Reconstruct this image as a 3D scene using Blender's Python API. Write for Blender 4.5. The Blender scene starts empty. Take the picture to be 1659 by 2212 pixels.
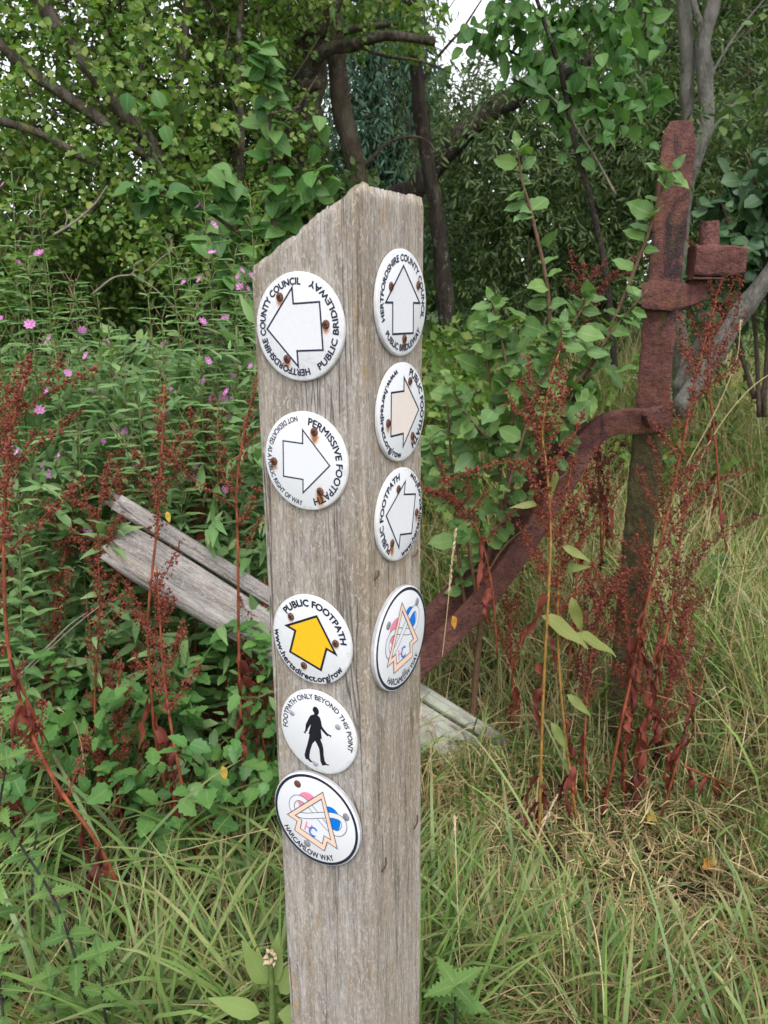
import bpy, math, random
import numpy as np
from mathutils import Vector, Matrix, noise

# ------------------------------------------------------------------ camera, sky, sun, exposure
SC = bpy.context.scene
COL = SC.collection
PITCH, ROLL, FOC, CX, CY = math.radians(15.6), math.radians(-0.53), 1658.0, 829.5, 1106.0
CAM = np.array([0.0, 0.0, 1.35])
_r = np.array([1, 0, 0.0]); _u = np.array([0, math.sin(PITCH), math.cos(PITCH)])
CF = np.array([0, math.cos(PITCH), -math.sin(PITCH)])
CR = math.cos(ROLL) * _r + math.sin(ROLL) * _u
CU = -math.sin(ROLL) * _r + math.cos(ROLL) * _u
cam_data = bpy.data.cameras.new("camera")
cam = bpy.data.objects.new("camera", cam_data)
COL.objects.link(cam)
cam.matrix_world = Matrix(((CR[0], CU[0], -CF[0], CAM[0]), (CR[1], CU[1], -CF[1], CAM[1]),
                           (CR[2], CU[2], -CF[2], CAM[2]), (0, 0, 0, 1)))
cam_data.lens = 26.98
cam_data.sensor_width = 36
cam_data.clip_start = 0.02
cam_data.clip_end = 500
cam_data.dof.use_dof = True
cam_data.dof.focus_distance = 0.92
cam_data.dof.aperture_fstop = 15.0
SC.camera = cam

SUN_EL, SUN_AZ = math.radians(58), math.radians(172)      # azimuth from +Y, clockwise: behind the camera
world = bpy.data.worlds.new("World")
SC.world = world
world.use_nodes = True
nt = world.node_tree
nt.nodes.clear()
sky = nt.nodes.new("ShaderNodeTexSky")
sky.sky_type = 'NISHITA'
sky.sun_disc = False
sky.sun_elevation = SUN_EL
sky.sun_rotation = SUN_AZ
sky.air_density = 1.0
sky.dust_density = 1.0
sky.ozone_density = 1.0
hs = nt.nodes.new("ShaderNodeHueSaturation")
hs.inputs["Saturation"].default_value = 0.14          # cloud cover: the sky is nearly white
bg = nt.nodes.new("ShaderNodeBackground")
bg.inputs["Strength"].default_value = 0.15
wo = nt.nodes.new("ShaderNodeOutputWorld")
nt.links.new(sky.outputs[0], hs.inputs["Color"])
nt.links.new(hs.outputs[0], bg.inputs[0])
nt.links.new(bg.outputs[0], wo.inputs[0])

sun_d = bpy.data.lights.new("sun", 'SUN')
sun_d.energy = 1.0
sun_d.angle = math.radians(25)
sun_d.color = (1.0, 0.965, 0.92)
sun = bpy.data.objects.new("sun", sun_d)
COL.objects.link(sun)
_sd = Vector((math.sin(SUN_AZ) * math.cos(SUN_EL), math.cos(SUN_AZ) * math.cos(SUN_EL), math.sin(SUN_EL)))
sun.rotation_euler = _sd.to_track_quat('Z', 'Y').to_euler()
sun.location = (0, -3, 6)

SC.view_settings.view_transform = 'Standard'
SC.view_settings.look = 'None'
SC.view_settings.gamma = 1
SC.view_settings.use_curve_mapping = False
SC.view_settings.exposure = 1.22
SC.cycles.max_bounces = 7
SC.cycles.diffuse_bounces = 4
SC.cycles.glossy_bounces = 2
SC.cycles.transmission_bounces = 4
SC.cycles.use_denoising = True
SC.cycles.caustics_reflective = False
SC.cycles.caustics_refractive = False

# ------------------------------------------------------------------ helpers
def ray(u, v):
    return CR * ((u - CX) / FOC) + CU * ((CY - v) / FOC) + CF

def at(u, v, Y):
    """the point seen at (u, v) that stands Y metres in front of the camera"""
    d = ray(u, v)
    return CAM + d * (Y / d[1])

def ground_z(x, y):
    t = min(1.0, max(0.0, (y - 2.2) / 2.4))
    return 0.56 * t * t * (3 - 2 * t) + 0.02 * noise.noise(Vector((x * 1.7, y * 1.7, 0.3)))

def ground_np(x, y):
    t = np.clip((y - 2.2) / 2.4, 0, 1)
    return 0.56 * t * t * (3 - 2 * t) + 0.012 * np.sin(x * 5.1 + 1) * np.cos(y * 4.3)

def on_ground(u, v):
    d = ray(u, v)
    lo, hi = 0.3, 12.0
    for _ in range(50):
        m = 0.5 * (lo + hi)
        p = CAM + d * (m / d[1])
        if p[2] > ground_z(p[0], m): lo = m
        else: hi = m
    return CAM + d * (lo / d[1])

def smooth_path(pts, n=6):
    P = [np.array(p, float) for p in pts]
    if len(P) < 3:
        return [P[0] + (P[1] - P[0]) * i / n for i in range(n + 1)]
    P = [2 * P[0] - P[1]] + P + [2 * P[-1] - P[-2]]
    out = []
    for i in range(1, len(P) - 2):
        a, b, c, d = P[i - 1:i + 3]
        for j in range(n):
            t = j / n
            out.append(0.5 * (2 * b + (c - a) * t + (2 * a - 5 * b + 4 * c - d) * t * t + (3 * b - a - 3 * c + d) * t ** 3))
    out.append(P[-2])
    return out

def norm(v):
    v = np.asarray(v, float)
    return v / (np.linalg.norm(v) + 1e-12)

class MB:
    """collects shapes; build() links them as one mesh object"""
    def __init__(self):
        self.v, self.f = [], []
    def add(self, V, F):
        o = len(self.v)
        self.v.extend([tuple(p) for p in V])
        self.f.extend([tuple(i + o for i in f) for f in F])
        return self
    def tube(self, path, radii, sides=6, rough=0.0, seed=0, cap=True):
        n = len(path)
        if not hasattr(radii, '__len__'):
            radii = [radii] * n
        elif len(radii) != n:
            radii = np.interp(np.linspace(0, 1, n), np.linspace(0, 1, len(radii)), radii)
        V, F = [], []
        ref = None
        for i in range(n):
            p = np.array(path[i], float)
            t = norm(np.array(path[min(i + 1, n - 1)], float) - np.array(path[max(i - 1, 0)], float))
            if ref is None:
                ref = np.array([1, 0, 0.0]) if abs(t[0]) < 0.8 else np.array([0, 1, 0.0])
            a = norm(ref - t * np.dot(ref, t)); ref = a
            b = np.cross(t, a)
            for k in range(sides):
                an = 2 * math.pi * k / sides
                r = radii[i]
                if rough:
                    q = p * 1.0
                    r *= 1 + rough * (noise.noise(Vector((math.cos(an) * 1.6 + seed, math.sin(an) * 1.6, q[2] * 9 + q[0] * 5))) +
                                      0.6 * noise.noise(Vector((math.cos(an) * 3.5 + seed, math.sin(an) * 3.5, q[2] * 24 + q[0] * 15))))
                V.append(p + (a * math.cos(an) + b * math.sin(an)) * r)
        for i in range(n - 1):
            for k in range(sides):
                k2 = (k + 1) % sides
                F.append((i * sides + k, i * sides + k2, (i + 1) * sides + k2, (i + 1) * sides + k))
        if cap:
            F.append(tuple(range(sides - 1, -1, -1)))
            F.append(tuple((n - 1) * sides + k for k in range(sides)))
        return self.add(V, F)
    def build(self, name, mat=None, parent=None, smooth=True, loc=None):
        return mesh_obj(name, self.v, self.f, mat, parent, smooth, loc)

def mesh_data(name, V, F, mat=None, smooth=True, sharp=None):
    me = bpy.data.meshes.new(name)
    me.from_pydata([tuple(map(float, p)) for p in V], [], [tuple(f) for f in F])
    if smooth:
        me.polygons.foreach_set('use_smooth', np.ones(len(me.polygons), bool))
    if mat: me.materials.append(mat)
    me.update()
    if sharp: me.set_sharp_from_angle(angle=math.radians(sharp))
    return me

def place(o, parent):
    COL.objects.link(o)
    if parent is not None:
        o.parent = parent
        o.matrix_parent_inverse = Matrix.Identity(4)
    return o

def mesh_obj(name, V, F, mat=None, parent=None, smooth=True, loc=None):
    """vertices are in world space; a parent Empty carries a location only"""
    off = np.array(loc if loc is not None else (parent['origin'] if parent is not None and 'origin' in parent else (0, 0, 0)), float)
    me = mesh_data(name, [np.asarray(p, float) - off for p in V], F, mat, smooth)
    o = bpy.data.objects.new(name, me)
    place(o, parent)
    if parent is None and loc is not None:
        o.location = off
    return o

def tag(o, label=None, cat=None, group=None, kind=None):
    if label: o['label'] = label
    if cat: o['category'] = cat
    if group: o['group'] = group
    if kind: o['kind'] = kind
    return o

def empty(name, loc, label, cat, group=None):
    e = bpy.data.objects.new(name, None)
    e.empty_display_size = 0.05
    COL.objects.link(e)
    e.location = tuple(loc)
    e['origin'] = [float(c) for c in loc]
    return tag(e, label, cat, group)

# ------------------------------------------------------------------ materials
def mat_new(name):
    m = bpy.data.materials.new(name)
    m.use_nodes = True
    t = m.node_tree
    t.nodes.clear()
    out = t.nodes.new("ShaderNodeOutputMaterial")
    bs = t.nodes.new("ShaderNodeBsdfPrincipled")
    t.links.new(bs.outputs[0], out.inputs[0])
    return m, t, bs, out

class NT:
    def __init__(self, t): self.t = t
    def n(self, typ, **kw):
        nd = self.t.nodes.new(typ)
        for k, v in kw.items(): setattr(nd, k, v)
        return nd
    def l(self, a, b): self.t.links.new(a, b)
    def coord(self, scale=(1, 1, 1), loc=(0, 0, 0), kind="Object"):
        c = self.n("ShaderNodeTexCoord"); m = self.n("ShaderNodeMapping")
        m.inputs["Scale"].default_value = scale; m.inputs["Location"].default_value = loc
        self.l(c.outputs[kind], m.inputs[0])
        return m.outputs[0]
    def noise(self, vec, scale, detail=4, rough=0.55, dist=0.0):
        x = self.n("ShaderNodeTexNoise")
        x.inputs["Scale"].default_value = scale; x.inputs["Detail"].default_value = detail
        x.inputs["Roughness"].default_value = rough; x.inputs["Distortion"].default_value = dist
        if vec is not None: self.l(vec, x.inputs["Vector"])
        return x.outputs[0]
    def ramp(self, fac, stops, interp='LINEAR'):
        r = self.n("ShaderNodeValToRGB")
        r.color_ramp.interpolation = interp
        e = r.color_ramp.elements
        while len(e) < len(stops): e.new(0.5)
        for i, (p, c) in enumerate(stops):
            e[i].position = p
            e[i].color = (c[0], c[1], c[2], 1) if hasattr(c, '__len__') else (c, c, c, 1)
        self.l(fac, r.inputs[0])
        return r.outputs[0]
    def mix(self, fac, a, b, mode='MIX'):
        m = self.n("ShaderNodeMix", data_type='RGBA', blend_type=mode)
        if isinstance(fac, (int, float)): m.inputs[0].default_value = fac
        else: self.l(fac, m.inputs[0])
        for s, x in ((m.inputs[6], a), (m.inputs[7], b)):
            if hasattr(x, '__len__'): s.default_value = (x[0], x[1], x[2], 1)
            else: self.l(x, s)
        return m.outputs[2]
    def math(self, op, a, b=None, clamp=False):
        m = self.n("ShaderNodeMath", operation=op); m.use_clamp = clamp
        for i, x in enumerate((a, b)):
            if x is None: continue
            if isinstance(x, (int, float)): m.inputs[i].default_value = x
            else: self.l(x, m.inputs[i])
        return m.outputs[0]
    def bump(self, h, strength, dist, bs, prev=None):
        b = self.n("ShaderNodeBump")
        b.inputs["Strength"].default_value = strength; b.inputs["Distance"].default_value = dist
        self.l(h, b.inputs["Height"])
        if prev is not None: self.l(prev, b.inputs["Normal"])
        self.l(b.outputs[0], bs.inputs["Normal"])
        return b.outputs[0]

def flat_mat(name, col, rough=0.5, var=0.0, vscale=60, spec=0.3):
    m, t, bs, out = mat_new(name)
    N = NT(t)
    bs.inputs["Roughness"].default_value = rough
    bs.inputs["Specular IOR Level"].default_value = spec
    if var:
        f = N.noise(N.coord(), vscale, 5)
        c = N.ramp(f, [(0.3, [x * (1 - var) for x in col]), (0.7, [min(1, x * (1 + var)) for x in col])])
        N.l(c, bs.inputs["Base Color"])
    else:
        bs.inputs["Base Color"].default_value = (*col, 1)
    return m

GAIN = 1.75
def leaf_mat(name, cols, trans=0.3, rough=0.5, spec=0.3, rib=0.25, tcol=(1.0, 1.25, 0.5), blotch=None, tip=None):
    m, t, bs, out = mat_new(name)
    N = NT(t)
    a = N.n("ShaderNodeAttribute", attribute_name="leaf")
    sep = N.n("ShaderNodeSeparateXYZ"); N.l(a.outputs["Vector"], sep.inputs[0])
    oi = N.n("ShaderNodeObjectInfo")
    fac = N.math('FRACT', N.math('ADD', sep.outputs[2], oi.outputs["Random"]))
    cols = [tuple(min(.9, x * GAIN) for x in col) for col in cols]
    k = len(cols) - 1
    c = N.ramp(fac, [(i / k, col) for i, col in enumerate(cols)])
    ns = N.noise(N.coord(), 90, 3)
    c = N.mix(N.math('MULTIPLY', ns, 0.3), c, N.mix(1.0, c, (0.55, 0.6, 0.5), 'MULTIPLY'))
    if blotch:
        bn = N.noise(N.coord(), 70, 4, 0.6)
        c = N.mix(N.ramp(bn, [(0.60, 0), (0.66, 1)]), c, blotch)
    if tip:
        c = N.mix(N.ramp(N.math('ADD', sep.outputs[1], N.math('MULTIPLY', N.math('SUBTRACT', fac, .5), .5)), [(0.78, 0), (1.1, .6)]), c, tip)
    if rib:
        ab = N.math('ABSOLUTE', sep.outputs[0])
        mid = N.math('LESS_THAN', N.math('ADD', ab, N.math('MULTIPLY', sep.outputs[1], 0.05)), 0.10)
        has = N.math('GREATER_THAN', N.math('ADD', ab, sep.outputs[1]), 0.001)
        ph = N.math('SUBTRACT', N.math('MULTIPLY', sep.outputs[1], 8.0), N.math('MULTIPLY', ab, 2.6))
        vein = N.math('GREATER_THAN', N.math('SINE', N.math('MULTIPLY', ph, 6.283)), 0.86)
        lf = N.math('MULTIPLY', N.math('MAXIMUM', mid, N.math('MULTIPLY', vein, 0.45)), N.math('MULTIPLY', has, rib), clamp=True)
        c = N.mix(lf, c, (0.30, 0.38, 0.16))
    N.l(c, bs.inputs["Base Color"])
    bs.inputs["Roughness"].default_value = rough
    bs.inputs["Specular IOR Level"].default_value = spec
    if trans > 0:
        tr = N.n("ShaderNodeBsdfTranslucent")
        N.l(N.mix(1.0, c, tcol, 'MULTIPLY'), tr.inputs[0])
        mx = N.n("ShaderNodeMixShader"); mx.inputs[0].default_value = trans
        N.l(bs.outputs[0], mx.inputs[1]); N.l(tr.outputs[0], mx.inputs[2])
        N.l(mx.outputs[0], out.inputs[0])
    return m

def wood_mat(name, greys, browns, grain=(75, 75, 4.0), lichen=None, axis_rot=None, side=None):
    m, t, bs, out = mat_new(name)
    N = NT(t)
    base = N.coord(kind="Object")
    if axis_rot:
        mp = N.n("ShaderNodeMapping"); mp.inputs["Rotation"].default_value = axis_rot
        N.l(base, mp.inputs[0]); base = mp.outputs[0]
    def sc(v, s, loc=(0, 0, 0)):
        mp = N.n("ShaderNodeMapping"); mp.inputs["Scale"].default_value = s; mp.inputs["Location"].default_value = loc
        N.l(v, mp.inputs[0]); return mp.outputs[0]
    g1 = N.noise(sc(base, grain), 1.0, 6, 0.65, 0.4)
    g2 = N.noise(sc(base, (grain[0] * 4, grain[1] * 4, grain[2] * 7)), 1.0, 4, 0.6, 0.2)
    g3 = N.noise(sc(base, (300, 300, 120)), 1.0, 3, 0.7, 1.2)
    lo = N.noise(sc(base, (14, 14, 3.2)), 1.0, 4, 0.6, 0.5)
    ca = N.ramp(g1, [(0.28, greys[0]), (0.5, greys[1]), (0.72, greys[2])])
    cb = N.ramp(g1, [(0.28, browns[0]), (0.5, browns[1]), (0.72, browns[2])])
    bmask = N.ramp(lo, [(0.47, 0), (0.70, 1)])
    if side is not None:                                   # the face with more algae and brown stain
        dt = N.n("ShaderNodeVectorMath", operation='DOT_PRODUCT'); N.l(base, dt.inputs[0]); dt.inputs[1].default_value = side[0]
        bmask = N.math('ADD', bmask, N.math('MULTIPLY', N.ramp(N.math('MULTIPLY', dt.outputs["Value"], 10.0), [(side[1] * 10 - .10, 0), (side[1] * 10 + .03, 1)]), 0.38), clamp=True)
    c = N.mix(bmask, ca, cb)
    c = N.mix(N.ramp(g2, [(0.36, 0.45), (0.54, 0)]), c, [x * 0.42 for x in greys[0]])
    c = N.mix(N.ramp(g3, [(0.50, 0.0), (0.68, 0.5)]), c, [min(1, x * 1.45) for x in greys[2]])
    cr = N.noise(sc(base, (55, 55, 1.6), (3.1, 1.7, 0.4)), 1.0, 3, 0.5, 0.6)
    crack = N.ramp(cr, [(0.484, 0), (0.5, 1), (0.516, 0)])
    msk = N.ramp(N.noise(sc(base, (20, 20, 5), (9, 4, 2)), 1.0, 2), [(0.5, 0), (0.6, 1)])
    crack = N.math('MULTIPLY', crack, msk)
    c = N.mix(N.math('MULTIPLY', crack, 0.7), c, (0.06, 0.05, 0.042))
    if lichen is not None:
        c = lichen(N, sc, base, c)
    N.l(c, bs.inputs["Base Color"])
    bs.inputs["Roughness"].default_value = 0.9
    bs.inputs["Specular IOR Level"].default_value = 0.15
    h = N.math('ADD', N.math('MULTIPLY', g1, 0.8), N.math('ADD', N.math('MULTIPLY', g2, 0.7), N.math('MULTIPLY', g3, 0.45)))
    h = N.math('SUBTRACT', h, N.math('MULTIPLY', crack, 1.2))
    N.bump(h, 0.75, 0.0022, bs)
    return m

def rust_mat(name, moss=False):
    m, t, bs, out = mat_new(name)
    N = NT(t)
    v = N.coord()
    a = N.noise(v, 16, 5, 0.6, 0.3)
    b = N.noise(v, 85, 6, 0.7)
    d = N.noise(N.coord((10, 10, 5), (2, 5, 1)), 1.0, 6, 0.7, 0.8)
    c = N.ramp(a, [(0.28, (0.078, 0.034, 0.032)), (0.45, (0.145, 0.058, 0.050)), (0.6, (0.19, 0.080, 0.066)), (0.75, (0.24, 0.118, 0.098))])
    c = N.mix(N.ramp(b, [(0.38, 0.65), (0.52, 0)]), c, (0.055, 0.028, 0.025))
    c = N.mix(N.ramp(b, [(0.58, 0.0), (0.72, 0.55)]), c, (0.25, 0.12, 0.085))
    c = N.mix(N.ramp(d, [(0.54 if moss else 0.58, 0), (0.61 if moss else 0.66, 0.85)]), c, (0.034, 0.026, 0.030))
    c = N.mix(N.ramp(N.noise(N.coord((11, 11, 11), (4, 4, 4)), 1.0, 4, 0.6), [(0.54, 0), (0.66, 0.5)]), c, (0.20, 0.085, 0.045))
    if moss:
        sp = N.n("ShaderNodeSeparateXYZ"); N.l(v, sp.inputs[0])
        low = N.math('LESS_THAN', N.math('ADD', sp.outputs[2], N.math('MULTIPLY', N.noise(v, 14, 3), 0.16)), 1.095)
        mo = N.noise(v, 42, 5, 0.7)
        mc = N.ramp(mo, [(0.3, (0.030, 0.026, 0.017)), (0.5, (0.065, 0.062, 0.026)), (0.68, (0.11, 0.11, 0.038)), (0.8, (0.15, 0.14, 0.08))])
        c = N.mix(N.math('MULTIPLY', low, 0.88), c, mc)
        e = N.noise(N.coord((30, 30, 9), (1, 1, 1)), 1.0, 4, 0.7)
        up = N.math('MULTIPLY', N.math('GREATER_THAN', sp.outputs[0], 0.0), N.ramp(e, [(0.57, 0), (0.68, 0.6)]))
        c = N.mix(up, c, (0.085, 0.075, 0.018))
    N.l(c, bs.inputs["Base Color"])
    bs.inputs["Roughness"].default_value = 0.82
    bs.inputs["Specular IOR Level"].default_value = 0.25
    h = N.math('ADD', N.math('MULTIPLY', b, 0.7), N.math('MULTIPLY', N.noise(v, 210, 3, 0.6), 0.4))
    N.bump(h, 1.0, 0.014, bs)
    return m

def bark_mat(name, cols, lichen=None, amount=0.5):
    m, t, bs, out = mat_new(name)
    N = NT(t)
    v = N.coord()
    a = N.noise(N.coord((26, 26, 7)), 1.0, 6, 0.65, 0.6)
    k = len(cols) - 1
    c = N.ramp(a, [(0.28 + 0.44 * i / k, x) for i, x in enumerate(cols)])
    if lichen:
        l = N.noise(v, 11, 6, 0.7)
        c = N.mix(N.ramp(l, [(0.62 - amount * 0.22, 0), (0.72 - amount * 0.22, 0.9)]), c, lichen)
        l2 = N.noise(N.coord(loc=(5, 3, 1)), 19, 5, 0.7)
        c = N.mix(N.ramp(l2, [(0.58, 0), (0.66, 0.7)]), c, (0.24, 0.245, 0.21))
    N.l(c, bs.inputs["Base Color"])
    bs.inputs["Roughness"].default_value = 0.9
    bs.inputs["Specular IOR Level"].default_value = 0.15
    N.bump(N.math('ADD', a, N.math('MULTIPLY', N.noise(N.coord((120, 120, 40)), 1.0, 4, 0.7), 0.5)), 1.0, 0.03, bs)
    return m

# ------------------------------------------------------------------ ground
def build_ground():
    xs = np.concatenate([[-160, -70, -30, -14], np.linspace(-7, 7, 90), [14, 30, 70, 160]])
    ys = np.concatenate([[-160, -60, -20, -6], np.linspace(-2, 8, 80), [12, 22, 45, 90, 200]])
    V = [(x, y, ground_z(x, y) - 0.01) for y in ys for x in xs]
    nx = len(xs)
    F = [(j * nx + i, j * nx + i + 1, (j + 1) * nx + i + 1, (j + 1) * nx + i) for j in range(len(ys) - 1) for i in range(nx - 1)]
    m, t, bs, out = mat_new("soil_and_litter")
    N = NT(t)
    v = N.coord()
    a = N.noise(v, 6, 5, 0.6)
    b = N.noise(v, 70, 5, 0.7)
    c = N.ramp(b, [(0.3, (0.016, 0.010, 0.007)), (0.5, (0.040, 0.026, 0.017)), (0.66, (0.085, 0.058, 0.036)), (0.8, (0.15, 0.11, 0.07))])
    c = N.mix(N.ramp(a, [(0.45, 0), (0.6, 0.7)]), c, (0.035, 0.042, 0.015))
    N.l(c, bs.inputs["Base Color"]); bs.inputs["Roughness"].default_value = 0.95
    N.bump(b, 1.0, 0.02, bs)
    return tag(mesh_obj("ground", V, F, m), kind='structure')
build_ground()

# ------------------------------------------------------------------ the waymarker post
PW, PD, PTH = 0.125, 0.7058, math.radians(29.78)
PM = np.array([-0.0259 * PD, PD, 0.0])
PL = np.array([-math.cos(PTH), math.sin(PTH), 0.0])
PR = np.array([math.sin(PTH), math.cos(PTH), 0.0])
ZUP = np.array([0, 0, 1.0])

def post_top(p, q):
    z = 1.4445 - 0.525 * p
    z += 0.0014 * noise.noise(Vector((p * 90, q * 20, 1.0))) + 0.0035 * math.floor(2.2 * noise.noise(Vector((p * 34, q * 34, 4.0))) + 0.5) * 0.4
    z += 0.0016 * noise.noise(Vector((p * 260, q * 260, 2.0)))
    if q < 0.012 and p < 0.012: z += 0.001
    return z

def lichen_post(N, sc, base, c):
    l = N.noise(sc(base, (60, 60, 22), (4, 8, 1)), 1.0, 5, 0.7)
    m = N.noise(sc(base, (9, 9, 3), (1, 2, 3)), 1.0, 3)
    f = N.math('MULTIPLY', N.ramp(l, [(0.58, 0), (0.68, 1)]), N.ramp(m, [(0.45, 0), (0.62, 0.75)]))
    c = N.mix(f, c, (0.36, 0.22, 0.09))
    g = N.noise(sc(base, (38, 38, 16), (7, 3, 9)), 1.0, 5, 0.7)
    return N.mix(N.ramp(g, [(0.56, 0), (0.72, 0.42)]), c, (0.15, 0.145, 0.075))

WOOD = wood_mat("weathered_wood", [(0.225, 0.198, 0.178), (0.345, 0.312, 0.285), (0.455, 0.42, 0.39)],
                [(0.19, 0.145, 0.102), (0.29, 0.232, 0.168), (0.385, 0.32, 0.245)], grain=(105, 105, 7), lichen=lichen_post, side=(tuple(float(-c) for c in PL), 0.056))

def build_post():
    org = PM + (PL + PR) * PW * 0.5
    root = empty("waymarker_post", org, "weathered square wooden post carrying nine round white waymarker discs, its top cut at a slant", "post")
    per, NS, R = [], 44, 0.0045
    # perimeter M -> R corner -> back -> L corner -> M, with rounded corners
    cs = [np.array(c, float) for c in ((0, 0), (0, PW), (PW, PW), (PW, 0))]
    mid_ = np.array([PW / 2, PW / 2])
    for i in range(4):
        a, b = cs[i], cs[(i + 1) % 4]
        u = (b - a) / PW
        nin = np.array([-u[1], u[0]])
        if np.dot(nin, mid_ - a) < 0: nin = -nin
        for s_ in np.linspace(R, PW - R, NS - 3):
            per.append(a + u * s_)
        c_ = b - u * R + nin * R
        for ph in (22.5, 45.0, 67.5):
            p_ = math.radians(ph)
            per.append(c_ + R * (-nin * math.cos(p_) + u * math.sin(p_)))
    nr = 150
    V, F = [], []
    n = len(per)
    c0 = np.array([PW / 2, PW / 2])
    for j in range(nr + 1):
        for k, q in enumerate(per):
            zt = post_top(q[0], q[1])
            tt = (j / nr) ** 0.9
            z = -0.12 + (zt + 0.12) * tt
            per_s = k / NS
            pa = 2 * math.pi * per_s / 4
            w = noise.noise(Vector((math.cos(pa) * 38, math.sin(pa) * 38, z * 3.5)))
            w2 = noise.noise(Vector((math.cos(pa) * 13 + 9, math.sin(pa) * 13, z * 1.4)))
            w3 = noise.noise(Vector((q[0] * 8, q[1] * 8, z * 2.3 + 7)))
            ins = 0.0006 * w + 0.0006 * w2 + 0.0012 * w3 - 0.0008
            if zt - z < 0.004: ins -= 0.0022 * (1 - (zt - z) / 0.004) * (0.6 + 0.8 * abs(w))
            d = (q - c0) / np.max(np.abs(q - c0) + 1e-9) * ins
            qq = q + d
            V.append(PM + PL * qq[0] + PR * qq[1] + ZUP * z)
    for j in range(nr):
        for k in range(n):
            F.append((j * n + k, j * n + (k + 1) % n, (j + 1) * n + (k + 1) % n, (j + 1) * n + k))
    top = len(V)
    V.append(PM + (PL + PR) * PW / 2 + ZUP * (1.4445 - 0.525 * PW / 2))
    for k in range(n):
        F.append((nr * n + k, nr * n + (k + 1) % n, top))
    o = mesh_obj("shaft", V, F, WOOD, root)
    rs = flat_mat("rusty_wire", (0.10, 0.045, 0.025), 0.8)
    for (s, z, L, an) in ((0.019, 1.083, 0.011, 0.75), (0.103, 1.081, 0.012, 0.5), (0.106, 0.7356, 0.017, 1.0), (0.028, 0.7314, 0.016, 0.95)):
        b = MB()
        p0 = PM + PR * (s - L / 2 * math.cos(an)) + ZUP * (z - L / 2 * math.sin(an)) - PL * 0.0008
        p1 = PM + PR * (s + L / 2 * math.cos(an)) + ZUP * (z + L / 2 * math.sin(an)) - PL * 0.0008
        mid = (p0 + p1) / 2 - PL * 0.0018 + PR * 0.001
        b.tube(smooth_path([p0, mid, p1], 4), [0.0008, 0.0011, 0.0008], 6)
        b.build("staple", rs, root)
    return root
post = build_post()

# ------------------------------------------------------------------ waymarker discs
NAVY = flat_mat("navy_print", (0.018, 0.022, 0.045), 0.45, 0.25, 400)
BLACK = flat_mat("black_print", (0.012, 0.012, 0.020), 0.45, 0.3, 500)
YELLOW = flat_mat("yellow_print", (0.78, 0.47, 0.02), 0.45, 0.05, 300)
CREAM = flat_mat("faded_cream_print", (0.72, 0.635, 0.59), 0.5, 0.04, 300)
PALEP = flat_mat("faded_pale_print", (0.69, 0.695, 0.735), 0.5, 0.03, 300)
PINK = flat_mat("pink_print", (0.76, 0.24, 0.36), 0.5)
BLUE = flat_mat("blue_print", (0.0, 0.17, 0.65), 0.5)
PEACH = flat_mat("peach_print", (0.82, 0.57, 0.44), 0.5)
GREYLN = flat_mat("grey_print", (0.10, 0.10, 0.14), 0.5)
WHITEP = flat_mat("white_print", (0.705, 0.715, 0.755), 0.45)
CLEAR = flat_mat("clear_rim", (0.42, 0.42, 0.44), 0.25, 0.15, 120, 0.5)
RUSTY = flat_mat("rusty_screw", (0.115, 0.05, 0.032), 0.75, 0.5, 700)
STEEL = flat_mat("zinc_nail", (0.30, 0.32, 0.345), 0.45, 0.2, 600, 0.5)
DULL = flat_mat("dull_nail", (0.22, 0.22, 0.235), 0.55, 0.4, 900, 0.4)
SLOT = flat_mat("screw_slot", (0.022, 0.012, 0.010), 0.9)

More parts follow.
